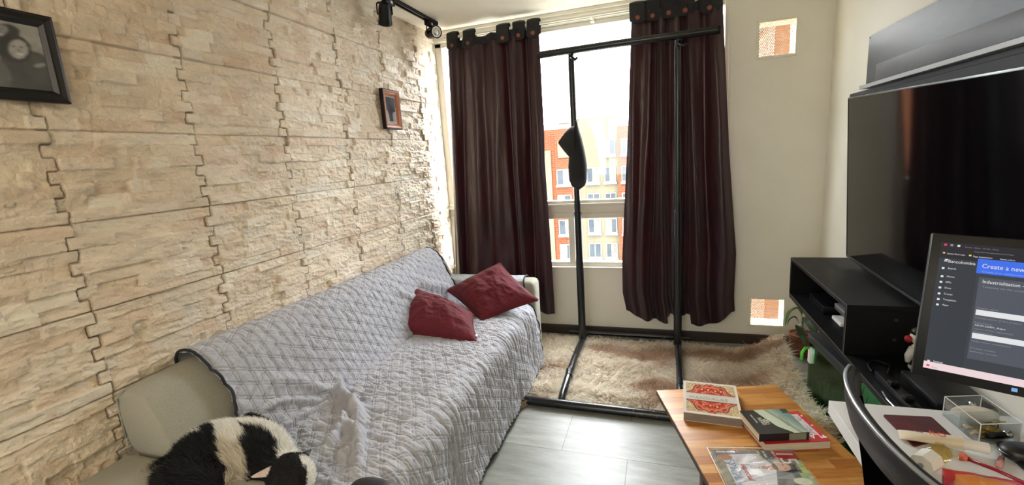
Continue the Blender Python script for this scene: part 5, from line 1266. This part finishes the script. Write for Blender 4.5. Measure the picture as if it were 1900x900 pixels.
# ---- cream tube
tb = thing('cream_tube', 'cream coloured squeeze tube with orange-red lettering lying on the red mat', 'tube', (.6, 1.2, ZD))
pa = onD(1668, 797, ZD + .018); pb_ = onD(1785, 822, ZD + .018); ax = nrm(pb_ - pa); sd = np.array([-ax[1], ax[0], 0]); L_ = float(np.linalg.norm(pb_ - pa))
u = np.linspace(0, 1, 30); w = np.linspace(0, 2 * PI, 28, endpoint=False); U, W = np.meshgrid(u, w, indexing='ij')
ra = .021 - .006 * U; rbz = .0015 + .0125 * U ** .7
base = np.array([pa[0], pa[1], ZD + .0035]); P = base + ax * (U * L_)[..., None] + sd * (ra * np.cos(W))[..., None]; P[..., 2] = ZD + .0035 + rbz + rbz * np.sin(W)
gridobj('tube_body', P, simple('cream_plastic', (226, 214, 190), .35), tb, cv=True)
b = B(); c1 = base + ax * L_ + np.array([0, 0, .014]); b.tube([c1, c1 + ax * .004, c1 + ax * .006, c1 + ax * .042], [.0138, .0138, .012, .012], 20); b.build('clear_cap', simple('pale_cap', (232, 230, 222), .15), tb, auto=50)
nT_ = nrm(np.array([0, 0, 1.]) + ax * -.09); txt('lettering', 'RO', .022, basis(base + ax * L_ * .47 - sd * .009 + np.array([0, 0, .0247]), ax, sd if sd[1] > 0 else -sd, (0, 0, 1)), simple('orange_ink', (222, 96, 70), .4), tb)
txt('lettering', 'facial', .008, basis(base + ax * L_ * .25 - sd * .004 + np.array([0, 0, .0205]), ax, sd if sd[1] > 0 else -sd, (0, 0, 1)), simple('grey_ink', (140, 130, 120), .4), tb)
# ---- perfume bottle lying down
pf = thing('perfume_bottle', 'clear perfume bottle with a faceted white cap lying on the desk edge', 'bottle', (.56, 1.1, ZD))
ca = onD(1709, 862, ZD + .025); cb = onD(1750, 838, ZD + .022); ax = nrm((cb - ca) * [1, 1, 0])
def oct_(r0, r1, a, c, n=8, cap=None):
    b = B(); b.tube([a, c], [r0, r1], n); return b
zc_ = np.array([0, 0, 1.])
c0 = np.array([ca[0], ca[1], ZD + .0232]); b = oct_(.0215, .0225, c0, c0 + ax * .040); b.build('cap', M['whitep'], pf, auto=25)
b = B(); b.tube([c0 - ax * .0008, c0 - ax * .0002], .0055, 12); b.tube([c0 - ax * .002 - np.array([0, 0, .002]), c0 + ax * .0 - np.array([0, 0, .002])], .003, 8); b.build('cap_emblem', M['chrome'], pf)
c1 = c0 + ax * .041; PG = glass_mat('perfume_glass', (253, 252, 246), .02, .08)
b = B(); b.tube([c1, c1 + ax * .006, c1 + ax * .010, c1 + ax * .050, c1 + ax * .053], [.009, .010, .019, .0205, .018], 8); b.build('bottle', PG, pf, True)
b = B(); b.tube([c1 + ax * .014, c1 + ax * .046], [.0165, .0178], 8); b.build('perfume', glass_mat('perfume_liquid', (248, 236, 194), .05, .04), pf, True)
b = B(); b.tube([c1 + ax * .0, c1 + ax * .044 - zc_ * .008], .0012, 6); b.build('dip_tube', M['whitep'], pf, True)
# ---- acrylic box with shells
ab = thing('acrylic_box', 'clear acrylic tray holding a white shell and gold trinkets', 'box', (.74, 1.26, ZD))
AG = glass_mat('acrylic', (248, 250, 250), .02, .07)
P0 = onD(1749, 771); P1 = onD(1815, 826); P2 = onD(1891, 824); P3 = P0 + (P2 - P1); cr = [P0, P1, P2, P3]; Ht = .052
def wallp(a, c, z0, z1, th=.0025, mat=None, nm='side', par=None):
    d = nrm(c - a); n_ = np.array([-d[1], d[0], 0]); b = B(); b.prism([a * [1, 1, 0] + [0, 0, z0], c * [1, 1, 0] + [0, 0, z0], c * [1, 1, 0] + [0, 0, z1], a * [1, 1, 0] + [0, 0, z1]], n_ * th); return b.build(nm, mat or AG, par)
for i in range(4): wallp(cr[i], cr[(i + 1) % 4], ZD, ZD + Ht, par=ab)
mid0 = (P0 + P3) / 2; mid1 = (P1 + P2) / 2; wallp((P1 + P0) / 2, (P2 + P3) / 2, ZD + .003, ZD + Ht * .85, nm='divider', par=ab)
b = B(); b.prism([c * [1, 1, 0] + [0, 0, ZD] for c in cr], (0, 0, .0028)); b.build('floor_plate', AG, ab)
EDG = simple('polished_edge', (225, 228, 226), .2)
b = B()
for i in range(4): b.tube([cr[i] * [1, 1, 0] + [0, 0, ZD + Ht], cr[(i + 1) % 4] * [1, 1, 0] + [0, 0, ZD + Ht]], .0011, 6); b.tube([cr[i] * [1, 1, 0] + [0, 0, ZD], cr[i] * [1, 1, 0] + [0, 0, ZD + Ht]], .0011, 6)
b.build('edge', EDG, ab)
cB = (P0 + P1 + P2 + P3) / 4
def shell():
    t = thing('seashell', 'white ribbed seashell lying in the clear acrylic tray', 'shell', (cB[0], cB[1], ZD + .004))
    c = P0 * .30 + P3 * .45 + P1 * .10 + P2 * .15; u = np.linspace(0, PI, 40); v = np.linspace(0, 2 * PI, 60, endpoint=False); U, V = np.meshgrid(u, v, indexing='ij')
    r = 1 + .05 * np.sin(V * 14) * np.sin(U); P = np.stack([c[0] + .046 * r * np.cos(U), c[1] + .018 * r * np.sin(U) * np.cos(V), ZD + .022 + .017 * r * np.sin(U) * np.sin(V)], -1)
    gridobj('shell_body', P, simple('shell_white', (236, 232, 222), .3), t, cv=True)
    b = B(); b.tube([(c[0] + .03, c[1] - .008, ZD + .012), (c[0] + .045, c[1] - .012, ZD + .010), (c[0] + .055, c[1] - .008, ZD + .012)], [.008, .005, .002], 10); b.build('shell_tip', simple('shell_tan', (196, 178, 140), .4), t, True)
shell()
t_ = thing('gold_foil', 'crumpled gold foil spread in the front of the clear acrylic tray', 'foil', (cB[0], cB[1], ZD + .004))
U, V = np.meshgrid(np.linspace(0, 1, 60), np.linspace(0, 1, 60), indexing='ij'); q0 = P0 * .55 + P1 * .45; q1 = P1 * .94 + P3 * .06; q2 = P2 * .94 + P0 * .06; q3 = P3 * .6 + P2 * .4
Pf = q0 * ((1 - U) * (1 - V))[..., None] + q1 * (U * (1 - V))[..., None] + q2 * (U * V)[..., None] + q3 * ((1 - U) * V)[..., None]; Pf = cB + (Pf - cB) * .9; Pf[..., 2] = ZD + .004 + np.abs(fbm(U * 7, V * 7, 3, 4)) * .022
GF = varied('gold_leaf', (214, 190, 120), (120, 92, 44), 60, .3, Metallic=.7); gridobj('crinkled_sheet', Pf, GF, t_, smooth=False)
GLD = varied('gold_metal', (206, 178, 96), (160, 130, 60), 40, .25, Metallic=.9)
for i in range(9):
    f = RNG.uniform(.12, .88, 2); c = (P0 * (1 - f[0]) + P3 * f[0]) * (1 - f[1] * .5 - .38) + (P1 * (1 - f[0]) + P2 * f[0]) * (f[1] * .5 + .38)
    b = B(); 
    if i % 3 == 0: b.ball((c[0], c[1], ZD + .012), (.011, .008, .006), 12)
    elif i % 3 == 1: b.tube([(c[0] + .010 * math.cos(a), c[1] + .010 * math.sin(a), ZD + .008 + .002 * math.sin(a * 2 + i)) for a in np.linspace(0, 2 * PI, 18)], .0016, 6)
    else: b.tube([(c[0] - .012, c[1], ZD + .007), (c[0], c[1] + .006, ZD + .012), (c[0] + .012, c[1] - .002, ZD + .008)], .0028, 8)
    tag(b.build('gold_trinket', GLD, None, True), 'small gold trinket among others in the clear acrylic tray', 'trinket', 'gold trinkets in the acrylic tray')
# ---- dark lid lying across the tray corner, small vial, black case, red and orange packet
p = onD(1863, 812, ZD + .03)
t = thing('makeup_brush', 'dark short brush lying in the front of the acrylic tray', 'brush', p)
a_ = P1 * .7 + P2 * .3; c_ = P1 * .15 + P2 * .85
b = B(); b.tube([a_ * [1, 1, 0] + [.0, .012, ZD + .014], c_ * [1, 1, 0] + [0, .012, ZD + .016]], [.006, .008], 12); b.build('handle', M['blackp'], t, True)
b = B(); b.tube([c_ * [1, 1, 0] + [0, .012, ZD + .016], c_ * [1, 1, 0] + [-.012, .010, ZD + .016]], [.0085, .0085], 12); b.build('ferrule', M['chrome'], t, True)
vl = thing('glass_vial', 'tiny glass vial with pink liquid on the desk before the acrylic tray', 'vial', onD(1855, 850))
a_ = onD(1853, 866, ZD + .006); c_ = onD(1864, 834, ZD + .006)
a_[2] = c_[2] = ZD + .0062; m_ = a_ * .55 + c_ * .45
b = B(); b.tube([a_, m_], .0055, 12); b.build('tube', simple('pink_liquid', (206, 150, 150), .15), vl, True)
b = B(); b.tube([m_, c_], [.0045, .003], 12); b.build('stopper', simple('smoky_stopper', (110, 104, 100), .3), vl, True)
gs = thing('glasses_case', 'black rounded case at the right photo edge on the desk', 'case', onD(1900, 850))
c = onD(1908, 843, ZD + .016); u = np.linspace(0, PI, 24); v = np.linspace(0, 2 * PI, 36, endpoint=False); U, V = np.meshgrid(u, v, indexing='ij')
gridobj('shell', np.stack([c[0] + .045 * sgn(np.sin(U), .7) * sgn(np.cos(V), .8), c[1] + .028 * sgn(np.sin(U), .7) * sgn(np.sin(V), .8), ZD + .018 + .017 * sgn(np.cos(U), .8)], -1), simple('black_case', (24, 24, 26), .4), gs, cv=True)
b = B(); b.tube([(c[0] - .046 * math.cos(a), c[1] - .029 * math.sin(a), ZD + .018) for a in np.linspace(-.9, .9, 14)], .0012, 6); b.build('seam', M['chrome'], gs, True)
pk = thing('food_packet', 'orange packet with a crimson border at the bottom right of the photo', 'packet', onD(1800, 890))
q = [onD(1749, 862, ZD + .01), onD(1905, 890, ZD + .01), onD(1930, 950, ZD + .01), onD(1752, 945, ZD + .01)]
def pkt(mat, k, z, nm):
    cc_ = sum(q) / 4; n_ = 26; U, V = np.meshgrid(np.linspace(0, 1, n_), np.linspace(0, 1, n_), indexing='ij')
    P = (q[0] * ((1 - U) * (1 - V))[..., None] + q[1] * (U * (1 - V))[..., None] + q[2] * (U * V)[..., None] + q[3] * ((1 - U) * V)[..., None]); P = cc_ + (P - cc_) * k
    e = (4 * U * (1 - U)) * (4 * V * (1 - V)); P[..., 2] = z + .010 * e ** .6 * (1 if nm != 'border' else .8) + fbm(U * 6, V * 6, 5, 3) * .003
    return gridobj(nm, P, mat, pk)
pkt(simple('crimson_foil', (190, 30, 62), .3), 1.0, ZD + .003, 'border').modifiers.new('t', 'SOLIDIFY').thickness = -.002
pkt(simple('orange_foil', (214, 132, 44), .3), .80, ZD + .0052, 'orange_panel')
b = B(); s0_ = onD(1797, 852, ZD + .022); s1_ = onD(1905, 898, ZD + .024); b.tube([s0_, (s0_ + s1_) / 2 + [0, 0, .002], s1_], [.0045, .0035, .0035], 8)
tb2 = thing('toothbrush', 'crimson handled brush resting on the orange packet', 'brush', s0_)
b.build('handle', simple('crimson_handle', (150, 26, 52), .3), tb2, True)
b = B(); dd = nrm(s1_ - s0_); b.tube([s0_ - dd * .012, s0_], [.010, .0055], 10); b.build('bristles', simple('coral_bristles', (214, 110, 88), .7), tb2, True)
b = B(); b.tube([s0_ - dd * .034 - [0, 0, .004], s0_ - dd * .012], [.010, .0102], 10); b.build('clear_cap', PG, tb2, True)

# ============================================================ CHAIR
ch = thing('desk_chair', 'black chair with a curved barrel backrest pushed against the white desk', 'chair', (.55, .97, 0))
phi = np.linspace(-1, 1, 60); yc, hw = .965, .235
def arc(z, out=0, k=1.0):
    y = yc + hw * np.sin(phi * 1.15) / math.sin(1.15) * k; x = .378 + .052 * (1 - np.cos(phi * 1.15)) / (1 - math.cos(1.15)) - out; return np.stack([x, y, np.full_like(y, z)], 1)
def shellstrip(name, levels, mat):
    P = np.stack([arc(z, o, k) for z, o, k in levels], 1); n0, n1 = P.shape[:2]; return gridobj(name, P, mat, ch, True, cv=True)
endz = 0
shellstrip('backrest_band', [(.905, 0, 1), (.897, .004, 1.0), (.87, .003, .975), (.838, -.004, .935), (.834, -.008, .93), (.838, -.020, .92), (.87, -.020, .955), (.897, -.018, .98), (.905, -.014, .985), (.908, -.006, .99)], simple('black_leatherette', (26, 27, 29), .5, bump=120, bs=.12, Specular_IOR_Level=.35))
P = arc(.9075, .0015, 1.003); b = B(); b.tube(P, .0042, 8); b.build('highlight_rim', simple('highlight_metal', (170, 172, 174), .3, .9), ch, True)  # bright metal tube stands in for the silver highlight on the rim
shellstrip('backrest_shell', [(.845, -.012, .91), (.79, -.022, .86), (.70, -.034, .80), (.60, -.046, .74), (.48, -.062, .70), (.48, -.070, .69), (.60, -.054, .73), (.70, -.042, .79), (.79, -.030, .85), (.845, -.020, .90)], simple('matt_black_mesh', (5, 5, 6), .95, Specular_IOR_Level=.0))
for s in (0, -1):
    e = arc(.9, 0, 1)[s]; e2 = arc(.84, -.008, .935)[s]; b = B(); b.tube([e + np.array([.007, 0, 0]), (e + e2) / 2 + np.array([.007, 0, 0]), e2 + np.array([.007, 0, 0])], [.009, .0095, .008], 10); b.build('end_cap', M['black'], ch, True)
b = B(); b.box(.415, .80, .77, 1.16, .42, .49, .03, 4); b.build('seat', simple('black_seat_pad', (30, 30, 32), .5, bump=150, bs=.15), ch, auto=50)
b = B(); b.tube([(.60, .965, .42), (.60, .965, .10)], .025, 14); b.build('gas_column', M['chrome'], ch, auto=40)
for k in range(5):
    a = k * 2 * PI / 5 + .3; e = (.60 + .25 * math.cos(a), .965 + .25 * math.sin(a)); b = B(); b.tube([(.60, .965, .11), (e[0], e[1], .07)], [.022, .014], 10); b.build('leg', M['black'], ch, auto=50)
    b = B(); b.tube([(e[0] - .012 * math.sin(a), e[1] + .012 * math.cos(a), .0275), (e[0] + .012 * math.sin(a), e[1] - .012 * math.cos(a), .0275)], .0275, 14); b.tube([(e[0], e[1], .07), (e[0], e[1], .04)], .008, 8); b.build('castor', M['blackp'], ch, auto=50)

# ============================================================ LIGHT
w = bpy.data.worlds.new('overcast_sky'); SC.world = w; w.use_nodes = True
bg = w.node_tree.nodes['Background']; bg.inputs[0].default_value = (.93, .97, 1.0, 1); bg.inputs[1].default_value = SKY
wn = w.node_tree; tcw = wn.nodes.new('ShaderNodeTexCoord'); sx_ = wn.nodes.new('ShaderNodeSeparateXYZ'); mrw = wn.nodes.new('ShaderNodeMapRange'); mrw.inputs[1].default_value = -.25; mrw.inputs[2].default_value = 1; mrw.inputs[3].default_value = SKY * .55; mrw.inputs[4].default_value = SKY * 3.0
wn.links.new(tcw.outputs['Generated'], sx_.inputs[0]); wn.links.new(sx_.outputs['Z'], mrw.inputs[0]); mry = wn.nodes.new('ShaderNodeMapRange'); mry.inputs[1].default_value = -.25; mry.inputs[2].default_value = .35; mry.inputs[3].default_value = .32; mry.inputs[4].default_value = 1.0
wn.links.new(sx_.outputs['Y'], mry.inputs[0]); mm_ = wn.nodes.new('ShaderNodeMath'); mm_.operation = 'MULTIPLY'; wn.links.new(mrw.outputs[0], mm_.inputs[0]); wn.links.new(mry.outputs[0], mm_.inputs[1]); wn.links.new(mm_.outputs[0], bg.inputs[1])   # overcast: brighter overhead
def portal(x, y, z, sx, sz, flip):
    l = bpy.data.lights.new('window_portal', 'AREA'); l.shape = 'RECTANGLE'; l.size = sx; l.size_y = sz; l.cycles.is_portal = True
    o = bpy.data.objects.new('window_portal', l); COL.objects.link(o); o.location = (x, y, z); o.rotation_euler = (PI / 2 if not flip else -PI / 2, 0, 0)
portal((WX0 + WX1) / 2, YW + .12, (WZ0 + WZ1) / 2, WX1 - WX0, WZ1 - WZ0, True)
portal(-1.05, YB - .1, 1.525, 1.1, 1.25, False)  # sky light through the added window behind the viewer
# unseen ceiling lamp, added behind the viewer to fill the room with light
for x, y in ((-.35, -1.1),):
    t = thing('fill_lamp', 'round white ceiling lamp added behind the viewer as fill light', 'lamp', (x, y, ZC))
    b = B(); b.tube([(x, y, ZC), (x, y, ZC - .18)], .008, 10); b.lathe([(.06, -.02), (.06, 0), (.01, 0)], 24, Matrix.Translation((x, y, ZC))); b.build('suspension', M['whitep'], t, auto=40)
    b = B(); b.ball((x, y, ZC - .30), (.13, .13, .12), 28); b.build('globe', emit('fill_globe', (255, 226, 190), FILL_GLOW), t, True)
    l = bpy.data.lights.new('fill_light', 'POINT'); l.shadow_soft_size = .135; l.energy = FILL; l.color = (1, .95, .88)
    o = bpy.data.objects.new('fill_light', l); COL.objects.link(o); o.location = (x, y, ZC - .30)
# ============================================================ CAMERA
cd = bpy.data.cameras.new('camera'); cd.sensor_width = 36; cd.sensor_fit = 'HORIZONTAL'; cd.lens = FPX / 1900 * 36; cd.clip_start = .02; cd.clip_end = 200
co = bpy.data.objects.new('camera', cd); COL.objects.link(co)
rt = R @ np.array([1, 0, 0]); up = R @ np.array([0, -1, 0]); bk = R @ np.array([0, 0, -1])
co.matrix_world = basis(CAM, rt, up, bk); SC.camera = co
SC.view_settings.view_transform = 'Standard'; SC.view_settings.look = 'None'; SC.view_settings.gamma = 1; SC.view_settings.use_curve_mapping = False
SC.view_settings.exposure = EXPO
SC.cycles.max_bounces = 10; SC.cycles.diffuse_bounces = 6; SC.cycles.transparent_max_bounces = 24; SC.cycles.use_denoising = True
SC.cycles.caustics_reflective = False; SC.cycles.caustics_refractive = False; SC.cycles.sample_clamp_indirect = 8
